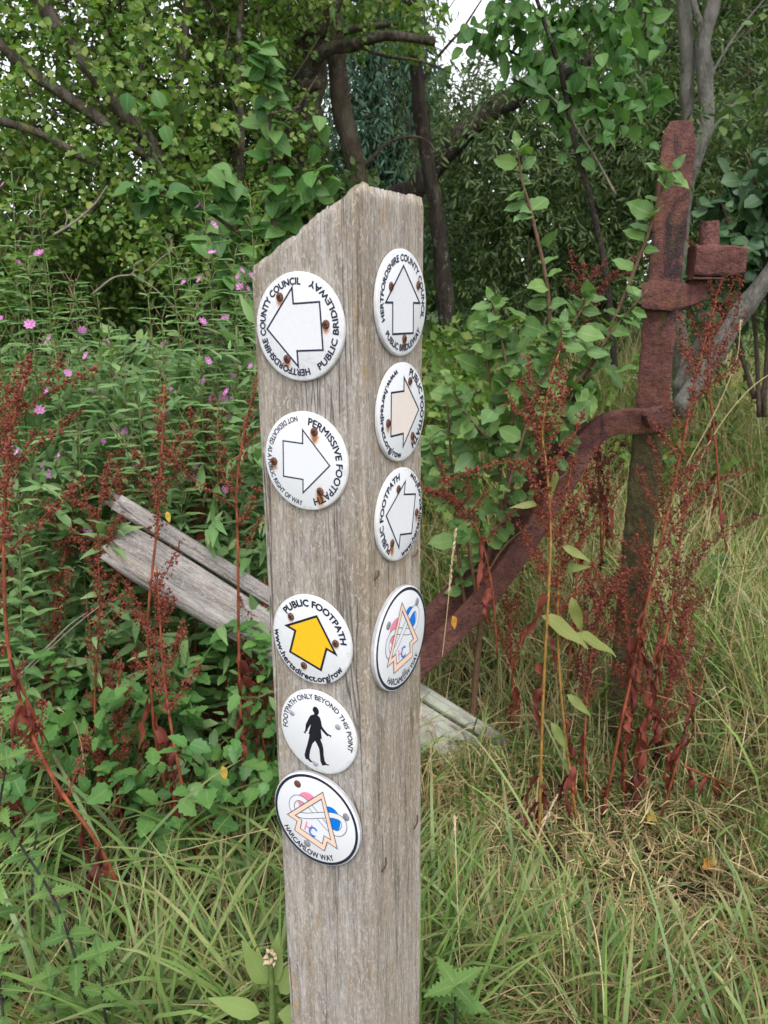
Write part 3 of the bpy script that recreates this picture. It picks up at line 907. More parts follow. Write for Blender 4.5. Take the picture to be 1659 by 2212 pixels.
# rusty iron gatepost with its brace
RUST = rust_mat("rusty_iron_brace")
RUSTM = rust_mat("rusty_iron_mossy", True)
def build_iron():
    YP = 2.0
    T0, T1 = at(1470, 262, YP), at(1345, 1500, YP)
    ax = norm(T1 - T0)
    foot = T0 + ax * ((T0[2] + 0.1) / -ax[2])
    root = empty("iron_gatepost", (foot[0], foot[1], 0), "leaning rusty iron gatepost with a bolted diagonal brace, standing in long grass", "gatepost")
    wd = norm(np.cross(ax, np.array([0, 1.0, 0.05]))); wd = wd if wd[0] > 0 else -wd
    wd = norm(wd * math.cos(-0.37) + np.array([0, 1, 0.0]) * math.sin(-0.37))
    dp = norm(np.cross(wd, ax)); dp = dp if dp[1] > 0 else -dp
    L = np.linalg.norm(foot - T0)
    path = [T0 + ax * (L * i / 110) for i in range(111)]
    hw = [0.024, 0.036, 0.0385] + [0.0395, 0.041, 0.043, 0.044, 0.044, 0.043, 0.0425, 0.043, 0.044, 0.044, 0.044] * 2
    hw = np.interp(np.linspace(0, 1, 111), [0, 0.018, 0.03, 0.2, 0.32, 0.6, 1], [0.024, 0.0365, 0.0375, 0.0385, 0.040, 0.038, 0.037])
    hd = np.interp(np.linspace(0, 1, 111), [0, 0.018, 0.03, 1], [0.012, 0.026, 0.028, 0.028])
    V, F = loft(path, wd, dp, hw, hd, 48, 14, 0.0048, 30, 1.0)
    mesh_obj("upright", V, F, RUSTM, root)
    # collar forged round the upright, its lug reaching to the right
    c0 = at(1388, 640, YP - 0.012); c1 = at(1470, 640, YP - 0.012); c2 = at(1528, 628, YP - 0.005)
    V, F = loft(smooth_path([c0, (c0 + c1) / 2, c1, c2], 8), norm(np.cross(dp, norm(c2 - c0))), dp,
                [0.030, 0.036, 0.037, 0.035, 0.030, 0.022], [0.036, 0.040, 0.040, 0.036, 0.03, 0.022], 28, 5, 0.005, 22, 3.0)
    mesh_obj("collar", V, F, RUST, root)
    # hinge block with a pin standing in it
    b0, b1 = at(1493, 563, YP - 0.015), at(1601, 564, YP - 0.055)
    V, F = loft([b0 + (b1 - b0) * i / 16 for i in range(17)], np.array([0, 0, 1.0]), np.array([0, 1.0, 0]), [0.033, 0.037, 0.037, 0.036, 0.034, 0.030], [0.03], 40, 16, 0.003, 30, 5.0)
    mesh_obj("hinge_block", V, F, RUST, root)
    q0, q1 = at(1530, 600, YP - 0.02), at(1532, 478, YP - 0.02)
    mesh_obj("hinge_pin", *(lambda b: (b.v, b.f))(MB().tube([q0 + (q1 - q0) * i / 10 for i in range(11)], [0.0235] * 10 + [0.0225], 18, 0.05)), RUST, root)
    w0, w1 = at(1486, 602, YP - 0.03), at(1552, 602, YP - 0.03)
    V, F = loft([w0 + (w1 - w0) * i / 8 for i in range(9)], np.array([0, 0, 1.0]), np.array([0, 1.0, 0]), [0.003], [0.032], 20, 6, 0.001, 30, 5.0)
    mesh_obj("washer", V, F, RUST, root)
    s0, s1 = at(1500, 625, YP), at(1512, 585, YP - 0.02)
    mesh_obj("lug", *loft([s0 + (s1 - s0) * i / 6 for i in range(7)], np.array([1.0, 0, 0]), np.array([0, 1.0, 0]), [0.024], [0.02], 18, 4, 0.003, 30, 2.0), RUST, root)
    # diagonal brace: bent flat bar bolted to the upright, with a flange behind
    px = [(1448, 899), (1400, 908), (1335, 912), (1280, 938), (1236, 1010), (1150, 1150), (1050, 1288), (930, 1412), (800, 1545), (690, 1655)]
    Ys = [1.950, 1.950, 1.950, 1.950, 1.948, 1.94, 1.93, 1.92, 1.91, 1.90]
    P = smooth_path([at(u, v, y) for (u, v), y in zip(px, Ys)], 9)
    A = []
    for i in range(len(P)):
        t = norm(P[min(i + 1, len(P) - 1)] - P[max(i - 1, 0)])
        a = norm(np.cross(t, np.array([0, 1.0, 0.25]))); A.append(a if a[2] > 0 else -a)
    B = [norm(np.cross(a, norm(P[min(i + 1, len(P) - 1)] - P[max(i - 1, 0)]))) for i, a in enumerate(A)]
    br = mesh_obj("brace", *loft(P, A, B, [0.032, 0.032, 0.032, 0.031, 0.031, 0.033, 0.035, 0.036], [0.010], 40, 12, 0.0028, 26, 8.0), RUST, root)
    P2 = [p + np.array([-0.012, 0.09, 0.035]) - A[i] * 0.0 for i, p in enumerate(P) if i > 26]
    A2, B2 = A[27:], B[27:]
    mesh_obj("brace_back_bar", *loft(P2, A2, B2, [0.03, 0.04, 0.042], [0.012], 24, 7, 0.003, 26, 11.0), RUST, root)
    # square bolt head
    h = at(1411, 903, 1.928)
    ux, uz = norm(np.array([0.88, 0, 0.48])), norm(np.array([-0.48, 0, 0.88]))
    V, F = loft([h + np.array([0, -0.012, 0]) + np.array([0, 0.036, 0]) * i / 6 for i in range(7)], ux, uz, [0.017, 0.021, 0.022, 0.022], [0.017, 0.021, 0.022, 0.022], 20, 5, 0.002, 40, 4.0)
    mesh_obj("bolt", V, F, RUST, root)
    for ch in root.children:
        ch.data.set_sharp_from_angle(angle=math.radians(38))
    return root
build_iron()

# ------------------------------------------------------------------ leaves
RS = np.random.RandomState(11)

def leaf_tmpl(wr, prof, nseg=5, fold=0.22, droop=0.18, wave=0.0, serr=0.0):
    """unit-length leaf along +Y with its upper side to +Z; three columns of points"""
    V, A, F = [], [], []
    for j in range(nseg + 1):
        t = j / nseg
        h = max(0.012, wr * 0.5 * prof(t))
        if serr and 0 < j < nseg: h *= 1 + serr * (1 if j % 2 else -1)
        z = -droop * t * t + wave * math.sin(t * 9)
        back = serr * 0.06 if (serr and j % 2) else 0
        V += [(-h, t + back, z + fold * h - wave * math.cos(t * 11) * .5), (0, t, z), (h, t + back, z + fold * h + wave * math.sin(t * 10) * .5)]
        A += [(-1, t), (0, t), (1, t)]
    for j in range(nseg):
        a = 3 * j
        F += [(a, a + 1, a + 4, a + 3), (a + 1, a + 2, a + 5, a + 4)]
    return np.array(V), np.array(F), np.array(A)

def hex_tmpl(wr, fold=0.25):
    h = wr / 2
    V = np.array([(0, 0, 0), (-h, .36, fold * h), (-h * .72, .72, fold * h * .7), (0, 1, -.06), (h * .72, .72, fold * h * .7), (h, .36, fold * h)])
    return V, np.array([(0, 3, 2, 1), (0, 5, 4, 3)]), np.array([(0, 0.05), (-1, .36), (-.8, .72), (0, 1), (.8, .72), (1, .36)])

ov = lambda t: math.sin(math.pi * t ** 0.75) ** 0.75
lan = lambda t: math.sin(math.pi * t ** 0.70)
rnd = lambda t: max(0, 1 - abs(2 * t - 0.95) ** 2.6) ** 0.6
tri = lambda t: (1 - t) ** 0.75 * min(1, t * 7 + 0.05)
net = lambda t: min(1, (t * 3.6 + .22)) * (1 - max(0, (t - .28) / .72)) ** .8
lobe = lambda t: (0.12, 0.30, 0.95, 0.62, 1.0, 0.66, 0.75, 0.0)[min(7, int(round(t * 7)))]

LM = {
 'hawthorn': leaf_mat("hawthorn_leaf", [(.042, .090, .024), (.085, .150, .034), (.15, .215, .055), (.065, .122, .034), (.17, .20, .045), (.105, .17, .048)], .38, .5, .3, 0.15),
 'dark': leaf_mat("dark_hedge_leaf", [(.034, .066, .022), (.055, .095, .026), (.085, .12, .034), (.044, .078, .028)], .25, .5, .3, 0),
 'willow': leaf_mat("willow_leaf", [(.030, .058, .022), (.052, .086, .028), (.080, .112, .036), (.038, .070, .030), (.105, .125, .045)], .25, .5, .3, 0),
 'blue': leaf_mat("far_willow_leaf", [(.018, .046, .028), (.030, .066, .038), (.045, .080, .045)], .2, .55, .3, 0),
 'overhang': leaf_mat("overhanging_leaf", [(.036, .098, .026), (.052, .122, .03), (.078, .15, .04), (.036, .088, .034)], .34, .5, .28, .3),
 'round': leaf_mat("round_bush_leaf", [(.020, .050, .022), (.030, .066, .028), (.045, .085, .036), (.025, .058, .024)], .22, .42, .4, .2),
 'plum': leaf_mat("plum_leaf", [(.048, .10, .026), (.072, .135, .036), (.10, .165, .048), (.058, .115, .034), (.085, .15, .06)], .28, .52, .3, .4, blotch=None),
 'herb': leaf_mat("willowherb_leaf", [(.082, .158, .058), (.11, .19, .072), (.14, .215, .088), (.076, .142, .064), (.165, .222, .09)], .3, .5, .3, .35),
 'nettle': leaf_mat("nettle_leaf", [(.045, .095, .028), (.065, .125, .032), (.09, .155, .04)], .3, .55, .25, .4),
 'bramble': leaf_mat("bramble_leaf", [(.035, .10, .028), (.06, .14, .035), (.085, .165, .045)], .25, .45, .35, .3),
 'dock': leaf_mat("green_dock_leaf", [(.12, .15, .035), (.15, .165, .05), (.085, .125, .035)], .35, .5, .3, .3, blotch=(.20, .075, .03)),
 'deaddock': leaf_mat("dead_dock_leaf", [(.060, .013, .010), (.090, .020, .014), (.12, .028, .017), (.045, .011, .010)], .1, .6, .25, 0),
 'mullein': leaf_mat("downy_leaf", [(.12, .165, .05), (.155, .20, .07)], .25, .7, .2, .3, blotch=None),
 'litter': leaf_mat("fallen_leaf", [(.30, .13, .02), (.36, .24, .04), (.22, .08, .03)], .2, .6, .2, .2),
}
TMPL = {
 'hawthorn': (hex_tmpl(.8), 'hawthorn'), 'hawthorn_big': (leaf_tmpl(.85, lobe, 7, .25, .2), 'hawthorn'),
 'dark': (hex_tmpl(.62), 'dark'), 'willow': (hex_tmpl(.26, .2), 'willow'), 'blue': (hex_tmpl(.22, .2), 'blue'),
 'overhang': (leaf_tmpl(.78, ov, 5, .3, .25), 'overhang'), 'round': (leaf_tmpl(.92, rnd, 5, .2, .2), 'round'),
 'plum': (leaf_tmpl(.58, ov, 7, .30, .24, .03, .06), 'plum'), 'plum_wide': (leaf_tmpl(.70, ov, 7, .22, .18, .035, .06), 'plum'),
 'herb': (leaf_tmpl(.31, lan, 4, .25, .35, .02), 'herb'), 'herb_small': (hex_tmpl(.24), 'herb'),
 'nettle': (leaf_tmpl(.56, net, 14, .22, .25, .008, .27), 'nettle'), 'bramble': (leaf_tmpl(.72, ov, 8, .22, .2, .01, .13), 'bramble'),
 'dock': (leaf_tmpl(.30, lan, 7, .3, .35, .03), 'dock'),
 'mullein': (leaf_tmpl(.34, lan, 6, .3, .10, .01), 'mullein'), 'litter': (leaf_tmpl(.75, lobe, 7, .3, .1, .05), 'litter'),
 'litter_oval': (leaf_tmpl(.48, lan, 6, .3, .15, .03), 'litter'),
 'hedge': (hex_tmpl(.7), 'dark'),
}
LIB = {}
for k, ((V, F, A), mk) in TMPL.items():
    LIB[k] = dict(V=V, F=F, A=A, mat=LM[mk], me=None)

def fast_mesh(name, V, F, leaf=None, mat=None, smooth=True):
    me = bpy.data.meshes.new(name)
    nv, nf, k = len(V), len(F), F.shape[1]
    me.vertices.add(nv); me.vertices.foreach_set('co', np.ascontiguousarray(V, np.float32).ravel())
    me.loops.add(nf * k); me.loops.foreach_set('vertex_index', np.ascontiguousarray(F, np.int32).ravel())
    me.polygons.add(nf); me.polygons.foreach_set('loop_start', np.arange(0, nf * k, k, dtype=np.int32))
    if smooth: me.polygons.foreach_set('use_smooth', np.ones(nf, bool))
    if leaf is not None:
        at_ = me.attributes.new('leaf', 'FLOAT_VECTOR', 'POINT')
        at_.data.foreach_set('vector', np.ascontiguousarray(leaf, np.float32).ravel())
    if mat: me.materials.append(mat)
    me.update(calc_edges=True)
    return me

def leaf_mesh(key):
    L = LIB[key]
    if L['me'] is None:
        L['me'] = fast_mesh("leaf_" + key, L['V'], L['F'], np.c_[L['A'], np.zeros(len(L['V']))], L['mat'])
    return L['me']

def frames(D, Nn):
    D = D / (np.linalg.norm(D, axis=1, keepdims=True) + 1e-9)
    X = np.cross(D, Nn); X /= (np.linalg.norm(X, axis=1, keepdims=True) + 1e-9)
    Z = np.cross(X, D)
    return X, D, Z

def joined_leaves(name, key, P, D, Nn, S, parent, rs=RS, origin=(0, 0, 0)):
    L = LIB[key]
    T, F, A = L['V'], L['F'], L['A']
    n, k = len(P), len(T)
    X, Y, Z = frames(D, Nn)
    W = (T[None, :, 0, None] * X[:, None] + T[None, :, 1, None] * Y[:, None] + T[None, :, 2, None] * Z[:, None]) * S[:, None, None] + P[:, None]
    W = W.reshape(-1, 3) - np.array(origin)
    FF = (F[None] + (np.arange(n) * k)[:, None, None]).reshape(-1, F.shape[1])
    at_ = np.zeros((n, k, 3)); at_[:, :, :2] = A[None]; at_[:, :, 2] = rs.rand(n)[:, None]
    me = fast_mesh(name, W, FF, at_.reshape(-1, 3), L['mat'])
    o = bpy.data.objects.new(name, me)
    place(o, parent)
    return o

def in_view(P, margin=0.0):
    d = P - CAM
    z = d @ CF
    u = d @ CR / np.maximum(z, 1e-3) * FOC + CX
    v = CY - d @ CU / np.maximum(z, 1e-3) * FOC
    return (z > 0.2) & (u > -margin) & (u < 1659 + margin) & (v > -margin) & (v < 2212 + margin)

class Plant:
    def __init__(self, name, label, cat, loc, group=None):
        self.root = empty(name, loc, label, cat, group)
        self.o = np.array(loc, float)
        self.L = {}
        self.stem = MB()
    def leaf(self, key, p, d, n, s):
        self.L.setdefault(key, []).append((*p, *d, *n, s))
    def leaves(self, key, P, D, N, S):
        self.L.setdefault(key, []).extend(np.c_[P, D, N, S].tolist())
    def finish(self, stem_mat, cap=60, stem_name="stem", rest="foliage", name="leaf", sides=None):
        if self.stem.v: self.stem.build(stem_name, stem_mat, self.root)
        for key, rows in self.L.items():
            R_ = np.array(rows)
            vis = in_view(R_[:, :3])
            dist = np.linalg.norm(R_[:, :3] - CAM, axis=1) / R_[:, 9] + np.where(vis, 0, 1e6)
            order = np.argsort(dist)
            ind = [i for i in order[:cap] if vis[i]]
            X, Y, Z = frames(R_[:, 3:6], R_[:, 6:9])
            me = leaf_mesh(key)
            for i in ind:
                s = R_[i, 9]; p = R_[i, :3] - self.o
                o = bpy.data.objects.new(name, me)
                COL.objects.link(o)
                o.parent = self.root
                o.matrix_basis = Matrix(((X[i, 0] * s, Y[i, 0] * s, Z[i, 0] * s, p[0]), (X[i, 1] * s, Y[i, 1] * s, Z[i, 1] * s, p[1]),
                                         (X[i, 2] * s, Y[i, 2] * s, Z[i, 2] * s, p[2]), (0, 0, 0, 1)))
            keep = np.ones(len(R_), bool); keep[ind] = False
            if keep.any():
                Q = R_[keep]
                tag(joined_leaves(rest, key, Q[:, :3], Q[:, 3:6], Q[:, 6:9], Q[:, 9], self.root, RS, self.o), kind='stuff')
        return self.root

def unit(n, rs=RS):
    v = rs.normal(size=(n, 3))
    return v / np.linalg.norm(v, axis=1, keepdims=True)

def blob_points(blobs, n, rs=RS, inner=0.15):
    """points filling ellipsoids (centre, radii, weight), denser towards their outside"""
    w = np.array([b[1][0] * b[1][1] * b[1][2] * (b[2] if len(b) > 2 else 1) for b in blobs]) ** 0.8
    idx = rs.choice(len(blobs), n, p=w / w.sum())
    C = np.array([b[0] for b in blobs])[idx]; Rr = np.array([b[1] for b in blobs])[idx]
    d = unit(n, rs)
    r = (inner + (1 - inner) * rs.rand(n)) ** 0.5
    return C + d * Rr * r[:, None], d

def twig_leaves(P, out, k, tl, size, rs=RS, droop=0.2, flat=0.7, spread=0.8):
    """k leaves set alternately along a twig of length tl at each of P"""
    n = len(P)
    td = unit(n, rs) * 0.9 + out * 0.6 + np.array([0, 0, -droop])
    td /= np.linalg.norm(td, axis=1, keepdims=True)
    side = np.cross(td, unit(n, rs)); side /= (np.linalg.norm(side, axis=1, keepdims=True) + 1e-9)
    t = (np.arange(k) / k)[None, :]
    PP = P[:, None] + td[:, None] * (t * tl * (0.6 + 0.8 * rs.rand(n))[:, None])[..., None] + np.array([0, 0, -1.0]) * (t ** 2 * tl * droop)[..., None]
    sg = np.where(np.arange(k) % 2, 1.0, -1.0)[None, :, None]
    DD = td[:, None] * 0.55 + side[:, None] * sg * spread + rs.normal(size=(n, k, 3)) * 0.35 + np.array([0, 0, -droop])
    NN = np.array([0, -0.25, flat]) + rs.normal(size=(n, k, 3)) * 0.5
    SS = size * np.clip(np.exp(rs.normal(size=(n, k)) * .32), .5, 1.35)
    return PP.reshape(-1, 3), DD.reshape(-1, 3), NN.reshape(-1, 3), SS.reshape(-1), td

BARK_GREY = bark_mat("grey_lichened_bark", [(.035, .028, .022), (.095, .078, .06), (.20, .175, .145)], (.20, .17, .075), .4)
BARK_DARK = bark_mat("dark_bark", [(.020, .016, .013), (.050, .040, .032), (.095, .080, .064)], (.12, .115, .05), .15)
BARK_PALE = bark_mat("pale_smooth_bark", [(.10, .095, .08), (.20, .19, .165), (.28, .265, .235)], (.17, .16, .09), .1)
BARK_BROWN = bark_mat("brown_bark", [(.050, .036, .026), (.105, .080, .060), (.17, .135, .105)], (.14, .12, .06), .2)
TWIG = bark_mat("twig_bark", [(.07, .05, .035), (.13, .10, .075), (.19, .155, .12)])

ROUGH = .26
def tree(name, label, group, base, limbs, bark, blobs, key, ntwig, k, tl, size, cap, droop=0.2, extra=(), seed=1, cat="tree", twig_show=60, flat=.7):
    rs = np.random.RandomState(seed)
    p = Plant(name, label, cat, base, group)
    for i, (path, rad) in enumerate(limbs):
        b = MB().tube(smooth_path(path, 7), rad, 14, ROUGH, seed + i)
        b.build("trunk" if i == 0 else "limb", bark, p.root)
    if ntwig:
        P, out = blob_points(blobs, ntwig, rs)
        ok = P[:, 2] > ground_np(P[:, 0], P[:, 1]) + 0.02
        P, out = P[ok], out[ok]
        a = twig_leaves(P, out, k, tl, size, rs, droop, flat)
        p.leaves(key, *a[:4])
        td = a[4]
        tb = MB()
        vis = np.where(in_view(P))[0]
        for i in vis[:twig_show]:
            tb.tube([P[i] - td[i] * tl * 2.2 + np.array([0, 0, .03]), P[i] - td[i] * tl * 1.0, P[i], P[i] + td[i] * tl * 0.9], [0.0038, 0.003, 0.002, 0.0008], 4)
        if tb.v: tag(tb.build("twigs", TWIG, p.root), kind='stuff')
    for (key2, blobs2, n2, k2, tl2, s2) in extra:
        P, out = blob_points(blobs2, n2, rs)
        p.leaves(key2, *twig_leaves(P, out, k2, tl2, s2, rs, droop, flat)[:4])
    p.finish(bark, cap, rest="crown")
    return p

def pxpath(pts, Y):
    Ys = Y if hasattr(Y, '__len__') else [Y] * len(pts)
    Ys = np.interp(np.linspace(0, 1, len(pts)), np.linspace(0, 1, len(Ys)), Ys)
    return [at(u, v, y) for (u, v), y in zip(pts, Ys)]

def blob(u, v, Y, rx, ry, rz, w=1.0):
    return (at(u, v, Y), np.array([rx, ry, rz]), w)

def gbase(u, v, Y):
    p = at(u, v, Y)
    return (p[0], p[1], ground_z(p[0], p[1]))

# hawthorn leaning over from the left
tree("hawthorn_tree", "old hawthorn with two lichened trunks leaning across the upper left", "trees of the hedgerow",
     gbase(470, 800, 3.35),
     [(pxpath([(480, 900), (470, 760), (438, 640), (408, 520), (372, 410), (328, 320), (275, 250), (212, 170), (150, 95), (95, 10), (20, -160), (-60, -330)], [3.25, 3.05, 2.95]), [.045, .036, .032, .029, .026, .02]),
      (pxpath([(330, 345), (230, 268), (140, 205), (60, 150), (0, 95), (-90, 30), (-220, -40)], [3.05, 2.9]), [.022, .020, .018, .014]),
      (pxpath([(300, 440), (230, 370), (160, 328), (90, 290), (20, 266), (-80, 250)], [3.1, 2.85]), [.018, .016, .015, .013]),
      (pxpath([(360, 420), (395, 300), (385, 200), (400, 90), (405, -60), (420, -250)], [3.3, 3.2]), [.02, .014, .010]),
      (pxpath([(310, 300), (300, 180), (320, 60), (310, -100)], [3.3, 3.4]), [.016, .010]),
      (pxpath([(440, 640), (500, 500), (520, 330), (515, 150), (525, -60)], [3.3, 3.3]), [.02, .016, .010]),
      (pxpath([(125, 505), (170, 475), (215, 430), (235, 380)], [2.9, 3.1]), [.008, .012, .014]),
      (pxpath([(350, 395), (325, 340), (320, 290), (290, 235)], [3.05, 3.2]), [.010, .008, .005])],
     BARK_GREY,
     [blob(120, 120, 3.6, .55, .40, .45), blob(380, 90, 3.6, .50, .45, .42), blob(250, 330, 3.45, .45, .36, .34), blob(60, 440, 3.3, .38, .35, .30),
      blob(470, 300, 3.5, .42, .40, .38), blob(520, 40, 3.7, .26, .3, .35), blob(180, -250, 3.4, .9, .7, .5, .6), blob(600, -250, 3.5, .7, .7, .5, .5),
      blob(-250, 150, 3.4, .6, .6, .7, .6), blob(330, 520, 3.5, .40, .3, .24), blob(110, 590, 3.6, .45, .3, .24)],
     'hawthorn', 5200, 9, .12, .0255, 0, extra=[('hawthorn', [blob(200, 250, 2.95, .5, .10, .42), blob(400, 480, 2.95, .28, .08, .2, 2), blob(470, 560, 3.0, .3, .08, .2, 2)], 420, 8, .11, .026), ('hawthorn_big', [blob(200, 200, 3.0, .6, .12, .42), blob(420, 300, 3.05, .35, .12, .4)], 46, 6, .11, .036)], seed=3, twig_show=420)

tree("dark_hawthorn", "shaded dark green hawthorn filling the hedge bottom behind the willowherb", "trees of the hedgerow",
     gbase(600, 760, 3.9),
     [(pxpath([(600, 860), (585, 700), (560, 560), (600, 420), (640, 330)], 3.9), [.05, .04, .025]),
      (pxpath([(480, 760), (470, 640), (420, 560), (330, 500)], [3.8, 3.5]), [.03, .02, .012])],
     BARK_DARK,
     [blob(640, 520, 3.7, .34, .3, .30), blob(540, 420, 4.0, .40, .35, .35), blob(700, 430, 4.0, .25, .3, .25), blob(430, 610, 4.0, .6, .35, .35), blob(150, 620, 4.1, .8, .35, .38),
      blob(-100, 500, 4.1, .6, .35, .5), blob(700, 650, 3.9, .35, .3, .35), blob(300, 720, 4.0, .9, .3, .35), blob(760, 560, 4.1, .22, .3, .35), blob(470, 650, 3.55, .35, .12, .22, 2.5), blob(540, 560, 3.6, .25, .12, .25, 2.5), blob(600, 660, 3.6, .3, .12, .3, 2)],
     'dark', 3300, 8, .12, .038, 0, seed=5)

# old broken tree in the middle
tree("old_tree", "old dark multi-stemmed tree with a broken grey limb behind the post top", "trees of the hedgerow",
     gbase(650, 760, 4.4),
     [(pxpath([(640, 880), (645, 700), (655, 500), (648, 330), (655, 150), (672, 0), (700, -200)], 4.15), [.17, .14, .125, .115, .12, .10]),
      (pxpath([(605, 800), (595, 560), (590, 420), (602, 320), (622, 200), (606, 110), (572, 30), (530, -110)], [4.0, 3.8]), [.09, .07, .06, .055, .04, .035]),
      (pxpath([(596, 250), (625, 216), (655, 192), (690, 182)], [3.85, 3.7]), [.04, .034, .03, .018]),
      (pxpath([(600, 235), (650, 170), (700, 112), (760, 98), (830, 78), (940, 90)], [3.85, 3.6]), [.036, .03, .024, .014]),
      (pxpath([(650, 60), (700, 75), (770, 62), (860, 48)], [4.0, 3.8]), [.02, .018, .010]),
      (pxpath([(610, 130), (640, 60), (655, 0), (670, -80)], [4.05, 3.9]), [.016, .012, .010]),
      (pxpath([(765, 95), (830, 120), (900, 130), (960, 150)], [3.9, 3.8]), [.010, .006, .003])],
     BARK_GREY,
     [blob(540, 10, 4.9, .35, .3, .3), blob(830, 30, 4.5, .30, .4, .14), blob(660, -200, 4.6, .7, .8, .4), blob(520, 250, 4.9, .35, .3, .5), blob(480, 480, 4.9, .5, .3, .4)],
     'hawthorn', 1300, 9, .13, .032, 0, seed=7, twig_show=90)

tree("slender_trunk_tree", "slender bare-trunked tree rising just behind the pointed post top", "trees of the hedgerow",
     gbase(790, 700, 3.9),
     [(pxpath([(800, 820), (790, 560), (780, 430), (765, 350), (742, 260), (728, 150), (722, 60), (705, -80), (690, -300)], 3.9), [.05, .044, .042, .042, .04, .036]),
      (pxpath([(778, 360), (800, 345), (830, 315), (870, 296), (915, 300), (945, 330)], [3.9, 3.9]), [.010, .008, .006, .004])],
     BARK_BROWN, [blob(690, -350, 3.9, .5, .5, .3)], 'dark', 220, 9, .14, .04, 0, seed=9, twig_show=10)

tree("pole_tree", "thin straight pole-like trunk below the patch of open sky", "trees of the hedgerow",
     gbase(960, 700, 5.0),
     [(pxpath([(970, 760), (950, 520), (936, 420), (916, 300), (903, 180), (893, 60), (878, -80), (860, -300)], 5.0), [.055, .046, .042, .040, .038, .036]),
      (pxpath([(900, 140), (860, 90), (830, 60)], 5.0), [.012, .006]), (pxpath([(905, 190), (940, 130), (1000, 60), (1040, 0)], 5.0), [.012, .008, .004])],
     BARK_DARK, [blob(870, -350, 5.0, .6, .6, .35), blob(900, 240, 5.2, .10, .2, .4)], 'willow', 240, 12, .2, .05, 0, .5, seed=10, twig_show=20)

# willow thicket on the right
tree("willow_tree", "dark green willow thicket with an arching limb, behind the rusty gatepost", "trees of the hedgerow",
     gbase(1250, 720, 5.6),
     [(pxpath([(700, 640), (790, 520), (850, 440), (905, 405), (960, 335), (1030, 262), (1100, 215), (1200, 160), (1330, 110), (1450, 40)], [5.4, 5.6]), [.09, .085, .075, .07, .065, .05, .035]),
      (pxpath([(1330, 800), (1300, 600), (1290, 420), (1350, 250), (1400, 60), (1420, -150)], 6.0), [.09, .08, .06, .045]),
      (pxpath([(1250, 820), (1180, 560), (1100, 380), (1060, 260)], 6.0), [.06, .045, .02]),
      (pxpath([(1300, 470), (1240, 340), (1190, 250), (1120, 180)], [5.6, 5.2]), [.016, .012, .006])],
     BARK_DARK,
     [blob(1050, 330, 5.6, .50, .5, .34), blob(1180, 480, 5.6, .60, .55, .50), blob(1350, 330, 5.6, .62, .6, .55), blob(1530, 250, 5.8, .6, .6, .6), blob(1350, 120, 6.0, .7, .6, .4),
      blob(1600, 500, 5.8, .5, .6, .6), blob(1020, 520, 5.9, .4, .4, .45), blob(1400, 620, 5.5, .8, .5, .5), blob(1100, 680, 5.6, .5, .4, .4), blob(1560, -150, 6.0, 1.2, .9, .5, .7),
      blob(1650, -100, 6.0, .8, .8, .7, .6), blob(960, 330, 6.0, .22, .3, .3), blob(1000, 190, 6.0, .20, .3, .16), blob(1130, 190, 5.8, .30, .4, .22), blob(1850, 300, 5.6, .5, .6, 1.0, .6)],
     'willow', 6800, 12, .22, .055, 0, .35, seed=12, twig_show=120)

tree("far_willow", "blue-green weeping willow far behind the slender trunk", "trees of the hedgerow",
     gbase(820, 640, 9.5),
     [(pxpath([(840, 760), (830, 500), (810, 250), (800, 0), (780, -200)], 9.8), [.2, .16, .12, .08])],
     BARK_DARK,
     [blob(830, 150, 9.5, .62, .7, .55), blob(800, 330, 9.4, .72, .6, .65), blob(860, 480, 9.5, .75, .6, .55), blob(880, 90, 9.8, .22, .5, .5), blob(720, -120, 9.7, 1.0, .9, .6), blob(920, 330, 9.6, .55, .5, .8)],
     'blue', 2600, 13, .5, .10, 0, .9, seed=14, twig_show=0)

# pale-stemmed young tree behind the gatepost
tree("pale_stem_tree", "young tree with two smooth pale grey stems behind the gatepost top", "trees of the hedgerow",
     gbase(1465, 760, 3.6),
     [(pxpath([(1475, 900), (1466, 700), (1470, 520), (1484, 400), (1504, 335), (1526, 270), (1521, 170), (1517, 95), (1534, 40), (1560, -70), (1590, -250)], 3.6), [.038, .033, .032, .030, .028, .024]),
      (pxpath([(1500, 345), (1488, 300), (1484, 215), (1486, 150), (1480, 60), (1470, -70), (1456, -260)], 3.66), [.024, .027, .029, .028, .024]),
      (pxpath([(1519, 110), (1516, 60), (1500, 10), (1490, -60)], 3.6), [.018, .014, .010]),
      (pxpath([(1522, 190), (1560, 120), (1600, 60), (1650, 0), (1700, -60)], [3.7, 3.9]), [.006, .005, .003]),
      (pxpath([(1526, 300), (1580, 230), (1640, 190), (1720, 120)], [3.7, 3.9]), [.007, .005, .004])],
     BARK_PALE,
     [blob(1600, 330, 4.1, .28, .3, .28), blob(1480, 290, 3.5, .05, .05, .08, 3), blob(1500, 660, 3.3, .20, .12, .2, 1.5), blob(1600, 760, 3.2, .3, .12, .10, 1.5), blob(1640, 150, 4.2, .3, .3, .4), blob(1560, -250, 3.8, .7, .7, .4), blob(1430, 40, 4.2, .2, .2, .3)],
     'willow', 650, 10, .16, .045, 0, .2, seed=16, twig_show=30)

# bare trunk leaning at the right edge
tree("leaning_trunk", "bare brown trunk leaning in from the right edge above the meadow", "trees of the hedgerow",
     gbase(1480, 870, 2.85),
     [(pxpath([(1470, 880), (1540, 775), (1590, 690), (1650, 610), (1760, 470), (1900, 300)], [2.85, 2.7]), [.036, .033, .033, .032, .03]),
      (pxpath([(1460, 840), (1500, 760), (1545, 690), (1590, 620)], [3.0, 2.95]), [.02, .018, .012])],
     BARK_PALE, [blob(1950, 150, 2.8, .5, .5, .5)], 'dark', 160, 8, .14, .04, 0, seed=18, twig_show=0)

